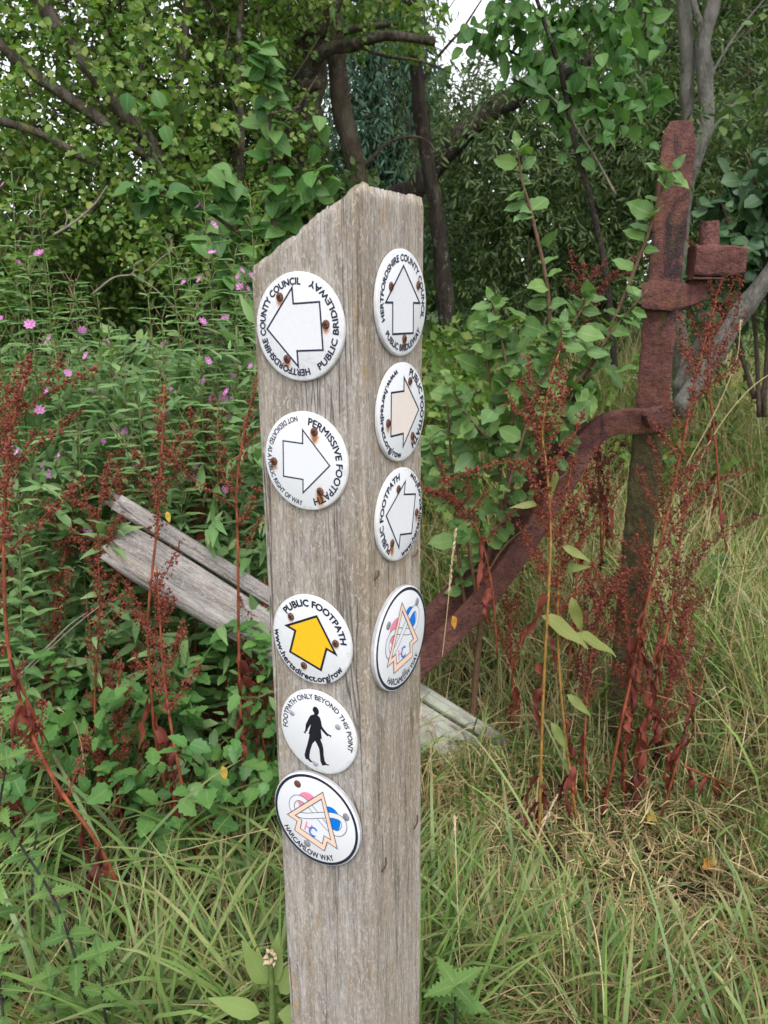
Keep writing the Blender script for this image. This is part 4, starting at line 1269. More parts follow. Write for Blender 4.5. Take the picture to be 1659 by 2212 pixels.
# overhanging spray with large leaves
def overhang():
    rs = np.random.RandomState(21)
    p = Plant("overhanging_tree", "spray of large bright green leaves hanging from above at the upper right", "tree", gbase(1320, 640, 3.1), "trees of the hedgerow")
    stems = [[(1330, 820), (1310, 600), (1275, 430), (1240, 300), (1215, 170), (1180, 60), (1130, -90)], [(1215, 170), (1120, 120), (1060, 85), (1010, 60)],
             [(1180, 60), (1260, 20), (1330, 60), (1380, 130)], [(1240, 300), (1180, 210), (1110, 170)], [(1215, 170), (1290, 190), (1370, 240)], [(1130, -90), (1090, 0), (1075, 60)],
             [(1180, 60), (1240, 120), (1280, 220), (1310, 300)], [(1240, -80), (1300, 20), (1340, 150), (1345, 250)], [(1100, -80), (1150, 40), (1250, 80)], [(1340, -90), (1390, 0), (1395, 110)]]
    for i, s in enumerate(stems):
        pt = smooth_path(pxpath(s, [3.1, 2.9 + .15 * rs.rand()]), 8)
        p.stem.tube(pt, [.014, .010, .006] if i == 0 else [.006, .003], 7)
        for j, q in enumerate(pt):
            if q[2] < 1.75 or (i == 0 and j % 2): continue
            for _ in range(2 if i else 1):
                d = norm(rs.normal(size=3) * np.array([1, .7, .4]) + np.array([0, -.2, -.75]))
                p.leaf('overhang', q + rs.normal(size=3) * .02, d, norm(np.array([0, -.8, .6]) + rs.normal(size=3) * .45), .040 + .022 * rs.rand())
    P, out = blob_points([blob(1190, 30, 3.0, .24, .2, .16), blob(1330, 90, 3.0, .16, .2, .18), blob(1370, 220, 3.0, .09, .1, .16), blob(1110, 60, 3.0, .12, .15, .10), blob(1230, 130, 3.05, .16, .15, .10), blob(1250, -150, 3.0, .4, .3, .2)], 90, rs)
    a = twig_leaves(P, out, 4, .07, .048, rs, .7, .3)
    p.leaves('overhang', *a[:4])
    p.finish(BARK_DARK, 240, "limb", "crown")
overhang()

def round_bush():
    rs = np.random.RandomState(23)
    p = Plant("round_leaved_bush", "shrub with rounded blue-green leaves at the right edge behind the hinge pin", "shrub", gbase(1640, 820, 3.0))
    for s in ([(1640, 900), (1630, 700), (1600, 560), (1560, 440)], [(1650, 900), (1660, 640), (1640, 430), (1610, 330)], [(1640, 880), (1700, 600), (1690, 400)], [(1630, 860), (1580, 700), (1545, 600)]):
        p.stem.tube(smooth_path(pxpath(s, [3.0, 2.85]), 6), [.010, .004], 6)
    P, out = blob_points([blob(1600, 470, 2.9, .12, .14, .14), blob(1570, 570, 2.95, .12, .14, .14), blob(1650, 540, 2.9, .14, .15, .12), blob(1640, 390, 2.9, .10, .12, .12), blob(1560, 640, 3.1, .10, .12, .08), blob(1740, 500, 2.9,   .2, .2, .35)], 210, rs)
    a = twig_leaves(P, out, 4, .09, .050, rs, .25, .55)
    p.leaves('round', a[0], a[1], a[2] + np.array([0, -.35, .2]), a[3])
    p.finish(TWIG, 240, "stem")
round_bush()

def sucker():
    """young shoots with large heart leaves in front of the old tree"""
    rs = np.random.RandomState(25)
    p = Plant("hazel_sapling", "sapling with soft heart-shaped green leaves growing up before the old tree", "sapling", gbase(580, 900, 2.7))
    stems = [[(600, 900), (610, 650), (590, 450), (585, 300), (575, 170), (560, 110)], [(590, 520), (520, 440), (490, 400), (470, 370)], [(595, 480), (660, 420), (690, 380)], [(540, 520), (420, 440), (330, 420), (290, 400)],
             [(600, 640), (545, 600), (500, 520), (420, 500)], [(640, 880), (560, 720), (510, 640), (490, 570)]]
    for i, s in enumerate(stems):
        pt = smooth_path(pxpath(s, [2.75, 2.55]), 7)
        p.stem.tube(pt, [.008, .003], 6)
        for j, q in enumerate(pt):
            if j < 4 and i == 0: continue
            for _ in range(2):
                d = norm(rs.normal(size=3) * np.array([1, .6, .45]) + np.array([0, -.3, -.25]))
                p.leaf('overhang', q + rs.normal(size=3) * .015, d, norm(np.array([0, -.7, .8]) + rs.normal(size=3) * .4), .05 + .035 * rs.rand())
    for (u, v) in ((320, 250), (285, 215), (350, 235), (275, 200), (355, 270), (660, 270), (690, 250), (700, 265), (680, 310)):
        p.leaf('overhang', at(u, v, 2.7), norm(rs.normal(size=3) * .6 + np.array([0, -.2, -.3])), norm(np.array([0, -.6, .8]) + rs.normal(size=3) * .3), .06)
    p.finish(TWIG, 120, "stem")
sucker()

# far hedge and woodland: one mass
def woodland():
    rs = np.random.RandomState(31)
    B = []
    for u in range(980, 1300, 90): B.append(blob(u, 440 + 40 * rs.rand(), 10.5, .8, .8, 1.5))
    for u in range(1330, 2300, 110): B.append(blob(u, 330 + 60 * rs.rand(), 10.5, 1.0, .8, 1.6))
    for u in range(1400, 2300, 120): B.append(blob(u, 90 + 60 * rs.rand(), 11, 1.0, .8, 1.6))
    for u in range(640, 1000, 90): B.append(blob(u, 480, 11.5, .8, .7, 1.3))
    for u in range(-500, 700, 120): B.append(blob(u, 560 + 40 * rs.rand(), 9.5, 1.0, .7, .9))
    for u in range(-500, 2300, 130): B.append(blob(u, 700, 8.5, .9, .6, .6))
    for u in range(-2600, -500, 170): B.append(blob(u, 560 + 60 * rs.rand(), 9.0, 1.3, .9, 1.5))
    for u in range(2300, 4300, 200): B.append(blob(u, 420 + 60 * rs.rand(), 9.5, 1.5, .9, 2.0))
    P, out = blob_points(B, 10500, rs)
    a = twig_leaves(P, out, 6, .35, .16, rs, .3, .6)
    o = joined_leaves("woodland", 'hedge', *a[:4], None, rs)
    tag(o, "dark mass of leafy woodland closing the view behind the hedgerow", "woodland", kind='stuff')
woodland()

# ------------------------------------------------------------------ plum sapling by the gatepost
STEM_BROWN = flat_mat("brown_twig", (0.13, 0.075, 0.045), 0.7, 0.35, 90)
STEM_RED = flat_mat("red_dock_stem", (0.20, 0.054, 0.024), 0.65, 0.7, 26)
STEM_TAN = flat_mat("tan_dock_stem", (0.26, 0.14, 0.035), 0.6, 0.4, 45)
SEED = flat_mat("rusty_dock_seed", (0.160, 0.040, 0.023), 0.8, 0.5, 220)
SEED_DARK = flat_mat("dark_dock_seed", (0.12, 0.030, 0.020), 0.7, 0.5, 220)
STEM_GREEN = flat_mat("green_stem", (0.11, 0.17, 0.05), 0.6, 0.3, 60)
STEM_PURPLE = flat_mat("purple_nettle_stem", (0.045, 0.035, 0.040), 0.6, 0.4, 60)
STRAW = flat_mat("straw_stalk", (0.42, 0.32, 0.17), 0.7, 0.25, 60)
SEEDHEAD = flat_mat("straw_seedhead", (0.46, 0.36, 0.23), 0.8, 0.3, 150)
PETAL = leaf_mat("pink_petal", [(.36, .11, .32), (.42, .17, .38), (.33, .10, .28)], .3, .6, .2, 0, (1.1, .9, 1.1))
POD = flat_mat("willowherb_pod", (0.16, 0.115, 0.06), 0.6, 0.3, 60)

def plum():
    rs = np.random.RandomState(41)
    b0 = on_ground(1030, 1640)
    p = Plant("plum_sapling", "young plum sapling with toothed oval leaves growing between the post and the gatepost", "sapling", (b0[0], b0[1], b0[2]))
    stems = [([(1020, 1560), (1035, 1380), (1055, 1200), (1105, 1050), (1160, 940), (1235, 850)], [2.02, 1.9], .010, .5),
             ([(1140, 1040), (1178, 800), (1185, 640), (1150, 470), (1128, 390), (1118, 318)], [1.9, 1.85], .006, 0.12),
             ([(1140, 1010), (1230, 880), (1320, 705), (1395, 520), (1432, 400), (1455, 365)], [1.9, 1.80], .006, 0.15),
             ([(1085, 1130), (1075, 950), (1050, 760), (1045, 690)], [1.95, 1.9], .005, 0),
             ([(1100, 1060), (1105, 870), (1080, 720), (1062, 650)], [1.9, 1.83], .005, 0),
             ([(1150, 960), (1250, 820), (1335, 700), (1400, 625)], [1.88, 1.80], .005, 0),
             ([(1020, 1400), (990, 1200), (975, 1000), (965, 860)], [2.0, 1.95], .006, 0.1),
             ([(1035, 1330), (1005, 1150), (945, 1000), (930, 950)], [1.98, 1.93], .005, 0),
             ([(1110, 1000), (1010, 900), (975, 830)], [1.92, 1.88], .004, 0),
             ([(1140, 930), (1180, 780), (1250, 680), (1270, 640)], [1.95, 2.0], .004, 0),
             ([(1060, 1150), (1140, 1080), (1225, 1020), (1250, 960)], [1.9, 1.88], .004, 0),
             ([(1040, 1260), (1090, 1180), (1150, 1130)], [1.93, 1.9], .004, 0),
             ([(1090, 1080), (1150, 880), (1200, 760), (1215, 700)], [1.84, 1.8], .004, 0)]
    for (px, Y, r, t0) in stems:
        pt = smooth_path(pxpath(px, Y), 8)
        p.stem.tube(pt, [r, r * .7, r * .35], 7, .1)
        n = len(pt)
        Ls = 0
        for j in range(int(t0 * n), n):
            tg = norm(pt[min(j + 1, n - 1)] - pt[max(j - 1, 0)])
            reps = 2 if j % 2 else 1
            for _ in range(reps):
                sd = norm(np.cross(tg, rs.normal(size=3)))
                end = j / (n - 1)
                s = (.032 + .030 * rs.rand()) * (1.0 - .45 * max(0, end - .75) * 4 * .5)
                d = norm(tg * .35 + sd * 1.0 + np.array([0, 0, .05 - .25 * (1 - end)]))
                nn = norm(np.array([0, -.75, .75]) + rs.normal(size=3) * .5)
                if px[-1][1] < 400 and end > .45:
                    if rs.rand() < .5: continue
                    s *= 1.12
                p.leaf('plum' if rs.rand() < .55 else 'plum_wide', pt[j] + sd * .004, d, nn, s)
        d = norm(pt[-1] - pt[-2])
        p.leaf('plum', pt[-1], d, norm(np.array([0, -.8, .5])), .035)
    # bushy middle
    P, out = blob_points([blob(1010, 1120, 2.0, .10, .1, .13), blob(1000, 950, 2.0, .09, .1, .12), blob(1130, 900, 1.93, .12, .1, .12), blob(1180, 790, 1.9, .10, .09, .08), blob(980, 1240, 2.0, .08, .08, .09), blob(1100, 760, 1.9, .07, .08, .09), blob(1240, 790, 1.85, .08, .06, .06), blob(1290, 700, 1.83, .06, .05, .05)], 62, rs)
    a = twig_leaves(P, out, 3, .06, .052, rs, .1, .6)
    p.leaves('plum_wide', a[0], a[1], a[2] + np.array([0, -.5, 0]), a[3])
    def clear(rows):
        out = []
        for r in rows:
            q = np.array(r[:3]) + np.array(r[3:6]) * r[9] * .5 - CAM
            u = q @ CR / (q @ CF) * FOC + CX; v = CY - q @ CU / (q @ CF) * FOC
            line = 1400 - (u - 915) * 1.28
            if 900 < u < 1300 and v > line - 20: continue
            if 1300 <= u < 1520 and v > 860: continue
            if u > 1385 and v > 560: continue
            out.append(r)
        return out
    p.L = {k: clear(v) for k, v in p.L.items()}
    p.finish(STEM_BROWN, 170, "stem")
plum()

# ------------------------------------------------------------------ docks gone to seed
OCT_V = np.array([(0, 0, -.5), (.42, 0, 0), (-.21, .36, 0), (-.21, -.36, 0), (0, 0, .62)])
OCT_F = [(0, 2, 1), (0, 3, 2), (0, 1, 3), (4, 1, 2), (4, 2, 3), (4, 3, 1)]

def ribbon(rs, p, length, width, d, twist, mat, parent, name="dried_leaf"):
    """a shrivelled, twisted leaf hanging from p"""
    n = 12
    V, F, A = [], [], []
    q = np.array(p, float); dirv = norm(d)
    side = norm(np.cross(dirv, rs.normal(size=3)))
    for j in range(n + 1):
        t = j / n
        w = width * (math.sin(math.pi * min(1, t ** .7 * .97 + .02))) ** .7 * .5 + .0006
        w *= .55 + .6 * abs(math.sin(8 * t + twist * 3))
        ang = twist * t * 5.0 + .8 * math.sin(t * 9 + twist)
        a = side * math.cos(ang) + np.cross(dirv, side) * math.sin(ang)
        nrm = np.cross(a, dirv)
        cup = w * (.5 + .35 * math.sin(t * 9 + twist))
        V += [q - a * w + nrm * cup, q - a * w * .3 - nrm * cup * .4, q + a * w * .35 + nrm * cup * .3, q + a * w + nrm * cup * .7]
        A += [(-1, t, 0), (-.1, t, 0), (.1, t, 0), (1, t, 0)]
        dirv = norm(dirv + np.array([0, 0, -.55]) + rs.normal(size=3) * .22)
        q = q + dirv * length / n
    V = [q_ + rs.normal(size=3) * width * .05 for q_ in V]
    for j in range(n):
        for c in range(3):
            a_ = 4 * j + c
            F.append((a_, a_ + 1, a_ + 5, a_ + 4))
    me = fast_mesh(name, np.array(V) - np.array(parent['origin']), np.array(F), np.array(A), mat)
    return place(bpy.data.objects.new(name, me), parent)

def seed_branch(rs, path, start, dens, size, parent, mat, stem_mat=None, sr=.0012):
    """thin branch set with whorls of seeds"""
    b = MB()
    b.tube(path, [sr * 1.3, sr * .6], 5)
    P = np.array(path)
    seg = np.r_[0, np.cumsum(np.linalg.norm(np.diff(P, axis=0), axis=1))]
    L = seg[-1]
    s = start * L
    while s < L:
        f = s / L
        c = np.array([np.interp(s, seg, P[:, i]) for i in range(3)])
        for _ in range(rs.randint(4, 4 + int(dens))):
            o = rs.normal(size=3) * (.0050 + .003 * (1 - f))
            R3 = np.linalg.qr(rs.normal(size=(3, 3)))[0]
            V = (OCT_V * size * (.6 + .7 * rs.rand())) @ R3.T + c + o + np.array([0, 0, -.002])
            b.add(V, OCT_F)
        s += .0085 + .008 * rs.rand() * (1 + f)
    return b.build("seed_spike", mat, parent, smooth=False)

def dock(label, px, Ys, r, branches, seed, tan=False, dead=6, green=(), dark=False, top=0.55, dens=8, lowleaf=(0.02, 0.45)):
    rs = np.random.RandomState(seed)
    pt = smooth_path(pxpath(px, Ys), 8)
    base = pt[0]
    root = empty("dock_plant", base, label, "plant", "docks gone to rust-red seed")
    sm = STEM_TAN if tan else STEM_RED
    sd = SEED_DARK if dark else SEED
    MB().tube(pt, [r * .8, r * .68, r * .5, r * .25], 9, .10, seed).build("stem", sm, root)
    n = len(pt)
    # seeds along the upper main stem
    seed_branch(rs, pt[int(n * top):], .0, dens + 3, .0082, root, sd, sr=r * .35)
    branches = list(branches) + [(min(.92, b[0] + .045), -b[1], b[2] * .85) for b in branches if isinstance(b, tuple)]
    for br in branches:
        if isinstance(br, tuple):                    # (fraction along the stem, side, length)
            f, sgn, ln = br
            i = int(f * (n - 1)); p0 = pt[i]
            tg = norm(pt[min(i + 1, n - 1)] - pt[i - 1])
            d = norm(tg * .9 + np.array([sgn * .75, rs.normal() * .5, .1]))
            q = [p0]
            for k in range(6):
                d = norm(d + np.array([0, 0, .10]) + rs.normal(size=3) * .10)
                q.append(q[-1] + d * ln / 6)
            path = smooth_path(q, 3)
        else:
            path = smooth_path(pxpath(br, Ys[-1]), 5)
        seed_branch(rs, path, .12, max(3, dens - 1), .0076, root, sd)
    for k in range(int(dead * 1.4)):
        f = lowleaf[0] + (lowleaf[1] - lowleaf[0]) * rs.rand()
        p0 = pt[int(f * (n - 1))]
        a = rs.rand() * 6.28
        ribbon(rs, p0, .06 + .10 * rs.rand(), .014 + .018 * rs.rand(), np.array([math.cos(a) * .8, math.sin(a) * .6, -.25]), rs.normal() * 1.2, LM['deaddock'], root)
    for (u, v, d, s, nn) in green:
        p0 = at(u, v, Ys[-1] - .02)
        o = bpy.data.objects.new("green_leaf", leaf_mesh('dock'))
        place(o, root)
        X, Y, Z = frames(np.array([d], float), np.array([nn], float))
        q = p0 - base
        o.matrix_basis = Matrix(((X[0, 0] * s, Y[0, 0] * s, Z[0, 0] * s, q[0]), (X[0, 1] * s, Y[0, 1] * s, Z[0, 1] * s, q[1]), (X[0, 2] * s, Y[0, 2] * s, Z[0, 2] * s, q[2]), (0, 0, 0, 1)))
        o['label'] = "yellowing green leaf"
    return root

NN = (0.1, -.9, .4)
# left of the post
dock("thick leaning dock at the far left edge, its seedy top bent right", [(385, 2170), (300, 2010), (215, 1830), (120, 1690), (60, 1560), (18, 1400), (8, 1200), (12, 1050), (25, 930), (50, 830), (66, 760)], [1.28, 1.30, 1.34], .0056,
     [[(12, 1200), (70, 1140), (130, 1080), (178, 1030)], [(18, 1010), (80, 960), (130, 920), (180, 880)], [(30, 900), (100, 850), (160, 820), (205, 795)], (.28, 1, .14), (.34, -1, .12), (.8, -1, .08), [(90, 840), (120, 790), (140, 760)]], 51, dead=9, top=.62, dens=10, lowleaf=(.05, .5))
dock("dock with a bright red stem passing behind the broken end of the rail", [(455, 2110), (415, 1960), (372, 1760), (340, 1620), (325, 1480), (320, 1330), (338, 1150), (348, 1000), (352, 900), (355, 830)], [1.62, 1.66, 1.80], .0058,
     [(.5, 1, .16), (.55, -1, .18), [(345, 1080), (390, 1000), (425, 950)], [(345, 1100), (300, 1040), (285, 960)], (.72, -1, .20), (.78, 1, .16), [(345, 1190), (250, 1170), (160, 1160), (100, 1190)]], 52, dead=6, top=.66, dens=8, lowleaf=(.2, .45))
dock("dock stem close beside its red neighbour under the rail end, hung with dried leaves", [(475, 2140), (445, 1980), (420, 1800), (390, 1680), (368, 1560), (352, 1440), (345, 1330), (338, 1220)], [1.50, 1.56, 1.66], .0060,
     [(.62, 1, .14), (.66, -1, .12), (.72, 1, .12), (.78, -1, .10), (.84, 1, .10)], 53, dead=9, top=.6, dens=11, lowleaf=(.15, .55))
dock("straight dock rising between rail and post, thin seedy top beside the uppermost disc", [(550, 2010), (530, 1800), (522, 1600), (516, 1400), (514, 1200), (512, 1050), (528, 930), (545, 860), (565, 780)], [1.68, 1.72, 1.78], .0052,
     [[(514, 1190), (560, 1130), (600, 1080)], [(514, 1040), (480, 960), (470, 900)], [(520, 970), (585, 900), (610, 850)], (.55, 1, .16), [(516, 1100), (440, 1050), (380, 1000), (350, 960)]], 54, dead=8, top=.62, dens=7, lowleaf=(.05, .38))
dock("thin dock deep in the left thicket behind the leaning stem", [(60, 1900), (70, 1700), (90, 1500), (150, 1330), (190, 1200), (205, 1080)], [2.0, 2.05], .0040, [(.6, 1, .2), (.65, -1, .2), (.75, 1, .16), (.8, -1, .14)], 55, dead=5, top=.5, dens=8)
dock("short dark dock in the shade below the middle of the rail", [(600, 1880), (585, 1700), (560, 1560), (535, 1450)], [1.75], .0040, [(.6, -1, .12), (.7, 1, .1)], 56, dead=4, top=.7, dens=5)
dock("red-seeded dock half hidden at the left edge under the leaning stem", [(30, 2000), (10, 1800), (-10, 1600), (-20, 1400), (5, 1250)], [1.5], .0045, [(.5, 1, .12), (.6, 1, .14), (.7, 1, .1)], 57, dead=6, top=.6, dens=8)
dock("thin brown dock in the willowherb beside the rail tip", [(260, 1800), (255, 1600), (245, 1400), (225, 1250), (150, 1120), (100, 1060)], [1.95, 2.05], .0035, [(.6, -1, .2), (.7, 1, .2), (.8, -1, .12), (.5, 1, .22)], 58, dead=5, top=.55, dens=7)
# right of the post
dock("tan-stemmed dock before the brace with yellowing green leaves", [(1163, 1900), (1166, 1750), (1170, 1600), (1176, 1450), (1184, 1300), (1190, 1150), (1182, 1020), (1172, 930), (1190, 820), (1215, 740)], [1.62, 1.66, 1.72], .0052,
     [[(1185, 1180), (1230, 1100), (1260, 1040), (1290, 960)], [(1185, 1150), (1160, 1060), (1140, 980)], [(1190, 1250), (1150, 1180), (1120, 1120)], (.68, 1, .16), (.72, 1, .16), (.62, -1, .12), [(1172, 1010), (1090, 1000), (1010, 1020), (960, 1040)], (.78, 1, .16), (.8, -1, .12)], 61, tan=True, dead=7, top=.56, dens=12,
     green=[(1195, 1010, (.1, -.2, -1), .085, (.6, -.8, .1)), (1170, 1330, (.85, -.4, -.35), .13, (.1, -.7, .7)), (1240, 1370, (1, -.2, -.25), .115, (.05, -.5, .85)), (1235, 1290, (.25, -.3, -1), .095, (-.3, -.9, .2)), (1160, 1090, (-.9, -.3, .1), .06, (.2, -.7, .6)), (1215, 1180, (.6, -.4, -.2), .07, NN), (1190, 1560, (.5, -.5, -.7), .08, NN)], lowleaf=(.02, .5))
dock("second dock before the brace, hung with a long dead leaf", [(1252, 1905), (1245, 1780), (1228, 1640), (1212, 1500), (1205, 1350), (1210, 1200), (1222, 1080), (1240, 980)], [1.66, 1.70, 1.76], .0048,
     [(.6, 1, .18), (.65, -1, .16), (.7, 1, .16), [(1206, 1400), (1280, 1320), (1330, 1260), (1368, 1225)], [(1208, 1330), (1250, 1280), (1300, 1240)], (.8, 1, .14)], 62, tan=True, dead=7, top=.55, dens=12,
     green=[(1210, 1230, (.8, -.3, .2), .07, NN), (1225, 1500, (.7, -.4, -.5), .08, NN)])
dock("tall bright red dock leaning right across the foot of the gatepost", [(1290, 1830), (1315, 1700), (1345, 1550), (1378, 1400), (1405, 1270), (1440, 1120), (1475, 960), (1498, 840), (1522, 740), (1548, 650)], [1.72, 1.76, 1.86], .0058,
     [[(1412, 1240), (1370, 1190), (1330, 1160)], [(1430, 1150), (1480, 1080), (1540, 1040), (1620, 1010)], [(1395, 1300), (1400, 1200), (1385, 1120)], (.42, 1, .16), (.5, 1, .2), (.6, 1, .16), [(1440, 1110), (1420, 1000), (1400, 940)], (.75, 1, .16), (.82, -1, .14), (.7, -1, .12)], 63, dead=12, top=.6, dens=9, lowleaf=(.03, .42))
dock("dark red dock close to the gatepost foot, draped in crumpled dead leaves", [(1330, 1850), (1372, 1680), (1400, 1540), (1428, 1420), (1448, 1320), (1462, 1220), (1478, 1110), (1490, 1000)], [1.74, 1.78, 1.86], .0052,
     [[(1450, 1310), (1530, 1180), (1600, 1130), (1640, 1110)], (.5, 1, .12), (.6, 1, .16), (.55, -1, .1), (.7, 1, .12), (.8, -1, .12)], 64, dead=13, dark=True, top=.55, dens=8, lowleaf=(.03, .5))
dock("small dark dock standing apart in the grass at the right", [(1395, 1890), (1425, 1780), (1462, 1650), (1485, 1560), (1492, 1500), (1475, 1440), (1440, 1390)], [1.66, 1.72], .0042, [(.7, 1, .14), (.6, 1, .1), (.8, -1, .12)], 65, dead=5, dark=True, top=.85, dens=4, lowleaf=(.1, .7))
dock("dock behind the sapling showing only dark red seed clusters left of the gatepost", [(1300, 1200), (1290, 950), (1275, 780), (1262, 640), (1262, 565)], [2.25], .0045,
     [[(1270, 700), (1300, 620), (1350, 570), (1400, 545)], [(1268, 660), (1320, 600), (1370, 590)], (.7, -1, .14), (.8, 1, .12)], 66, dead=3, dark=True, top=.62, dens=15)
dock("distant dock between the two halves of the brace and gatepost", [(1290, 1330), (1300, 1200), (1310, 1080), (1318, 980)], [2.5], .005, [(.5, 1, .15), (.6, -1, .15)], 67, dead=7, top=.5, dens=6, lowleaf=(.1, .9))
dock("rust-red dock behind the gatepost, seed sprays beside the hinge block", [(1560, 1150), (1545, 950), (1530, 800), (1545, 650), (1590, 540)], [2.3], .0045, [[(1535, 780), (1580, 700), (1600, 640)], [(1540, 560), (1500, 530), (1460, 500)], (.5, 1, .2), (.6, -1, .2), (.7, 1, .18), (.45, -1, .15)], 68, dead=3, top=.5, dens=9)
dock("reddish dock in the sapling's shade just right of the post", [(1075, 1420), (1060, 1250), (1020, 1120), (960, 1070), (915, 1060)], [1.85, 1.8], .0035, [(.5, -1, .14), (.6, 1, .14), (.75, 1, .12), (.4, 1, .14)], 69, dead=3, top=.5, dens=6)

# further stems crowding the two dock patches
MORE = [
 ("thin red dock left of the bright-stemmed one, top among the willowherbs", [(300, 1950), (292, 1700), (285, 1450), (280, 1250), (262, 1080), (258, 960)], 1.85),
 ("slight dock close beside the straight one, leaning to the post", [(560, 1960), (555, 1750), (556, 1560), (565, 1380), (572, 1250)], 1.80),
 ("thin dock with many arms just inside the leaning stem", [(150, 1950), (128, 1700), (112, 1480), (120, 1300), (150, 1140), (160, 1010)], 1.80),
 ("red dock with bare foot rising left of the rail tip", [(225, 2000), (215, 1750), (205, 1520), (215, 1300), (212, 1120), (240, 980)], 1.70),
 ("short bushy dock under the rail tip", [(270, 1960), (262, 1760), (250, 1580), (262, 1420)], 1.66),
 ("dock seen between the rail and the yellow-arrow disc", [(500, 1900), (488, 1700), (480, 1560), (470, 1470)], 1.9),
 ("thin red dock behind the middle of the rail", [(420, 1500), (425, 1300), (432, 1120), (450, 960), (440, 870)], 2.0),
 ("dock at the far left behind the leaning one, spread top", [(-30, 1500), (-10, 1250), (20, 1080), (10, 900), (40, 780)], 1.8),
]
for i, (lb, px, Y) in enumerate(MORE):
    dock(lb, px, [Y - .06, Y, Y + .05], .0042, [(.42, 1, .14), (.5, -1, .14), (.58, 1, .15), (.66, -1, .15), (.74, 1, .13), (.82, -1, .11)], 300 + i, dead=5, top=.5, dens=8, lowleaf=(.1, .5))
MORE_R = [
 ("dock between the tan-stemmed pair and the gatepost foot, dense dark seed", [(1262, 1850), (1262, 1650), (1270, 1480), (1290, 1330), (1310, 1240)], 1.8, True),
 ("slender dock crossing the mossy foot of the gatepost", [(1345, 1830), (1350, 1650), (1362, 1480), (1352, 1330), (1340, 1200)], 1.8, False),
 ("dock right of the gatepost with a loose forked top", [(1420, 1840), (1432, 1680), (1440, 1520), (1470, 1380), (1500, 1260)], 1.85, False),
 ("thin dock standing just behind the lower brace", [(1120, 1840), (1112, 1650), (1108, 1480), (1098, 1330), (1090, 1180), (1100, 1050)], 2.05, False),
 ("dock in the sapling's lower leaves near the brace bend", [(1225, 1500), (1240, 1300), (1262, 1130), (1290, 1010), (1300, 900)], 2.1, True),
 ("fallen red dock stem lying to the right edge of the straw", [(1478, 1655), (1560, 1690), (1650, 1730), (1720, 1760)], 1.72, False),
]
for i, (lb, px, Y, dk) in enumerate(MORE_R):
    fallen = lb.startswith("fallen")
    dock(lb, px, [Y - .06, Y, Y + .05], .0042, [] if fallen else [(.45, 1, .13), (.52, -1, .13), (.6, 1, .15), (.68, -1, .14), (.76, 1, .13), (.84, -1, .10)], 330 + i, dead=3 if fallen else 7, top=.9 if fallen else .45, dens=10, dark=dk, lowleaf=(.05, .45))

# ------------------------------------------------------------------ willowherbs in flower
def flower_mesh():
    V, F, A = [], [], []
    for k in range(4):
        a = math.pi / 2 * k + .3
        c, s = math.cos(a), math.sin(a)
        def T(x, y, z): return (x * c - y * s, x * s + y * c, z)
        o = len(V)
        V += [T(0, .001, 0), T(-.0088, .0095, .004), T(0, .0105, .003), T(.0088, .0095, .004), T(-.0062, .0145, .005), T(.0062, .0145, .005)]
        A += [(0, 0, .1 * k)] * 6
        F += [(o, o + 2, o + 4, o + 1), (o, o + 3, o + 5, o + 2)]
    o = len(V)
    V += [(0, .0108, .003)] * 0
    return fast_mesh("willowherb_flower", np.array(V), np.array(F), np.array(A), PETAL)
ME_FLOWER = flower_mesh()
PIST = flat_mat("cream_stigma", (.75, .68, .62), .6)
_b = MB().tube([(0, 0, 0), (0, 0, .004)], [.0022, .0012], 6)
ME_PIST = mesh_data("stigma", _b.v, _b.f, PIST)

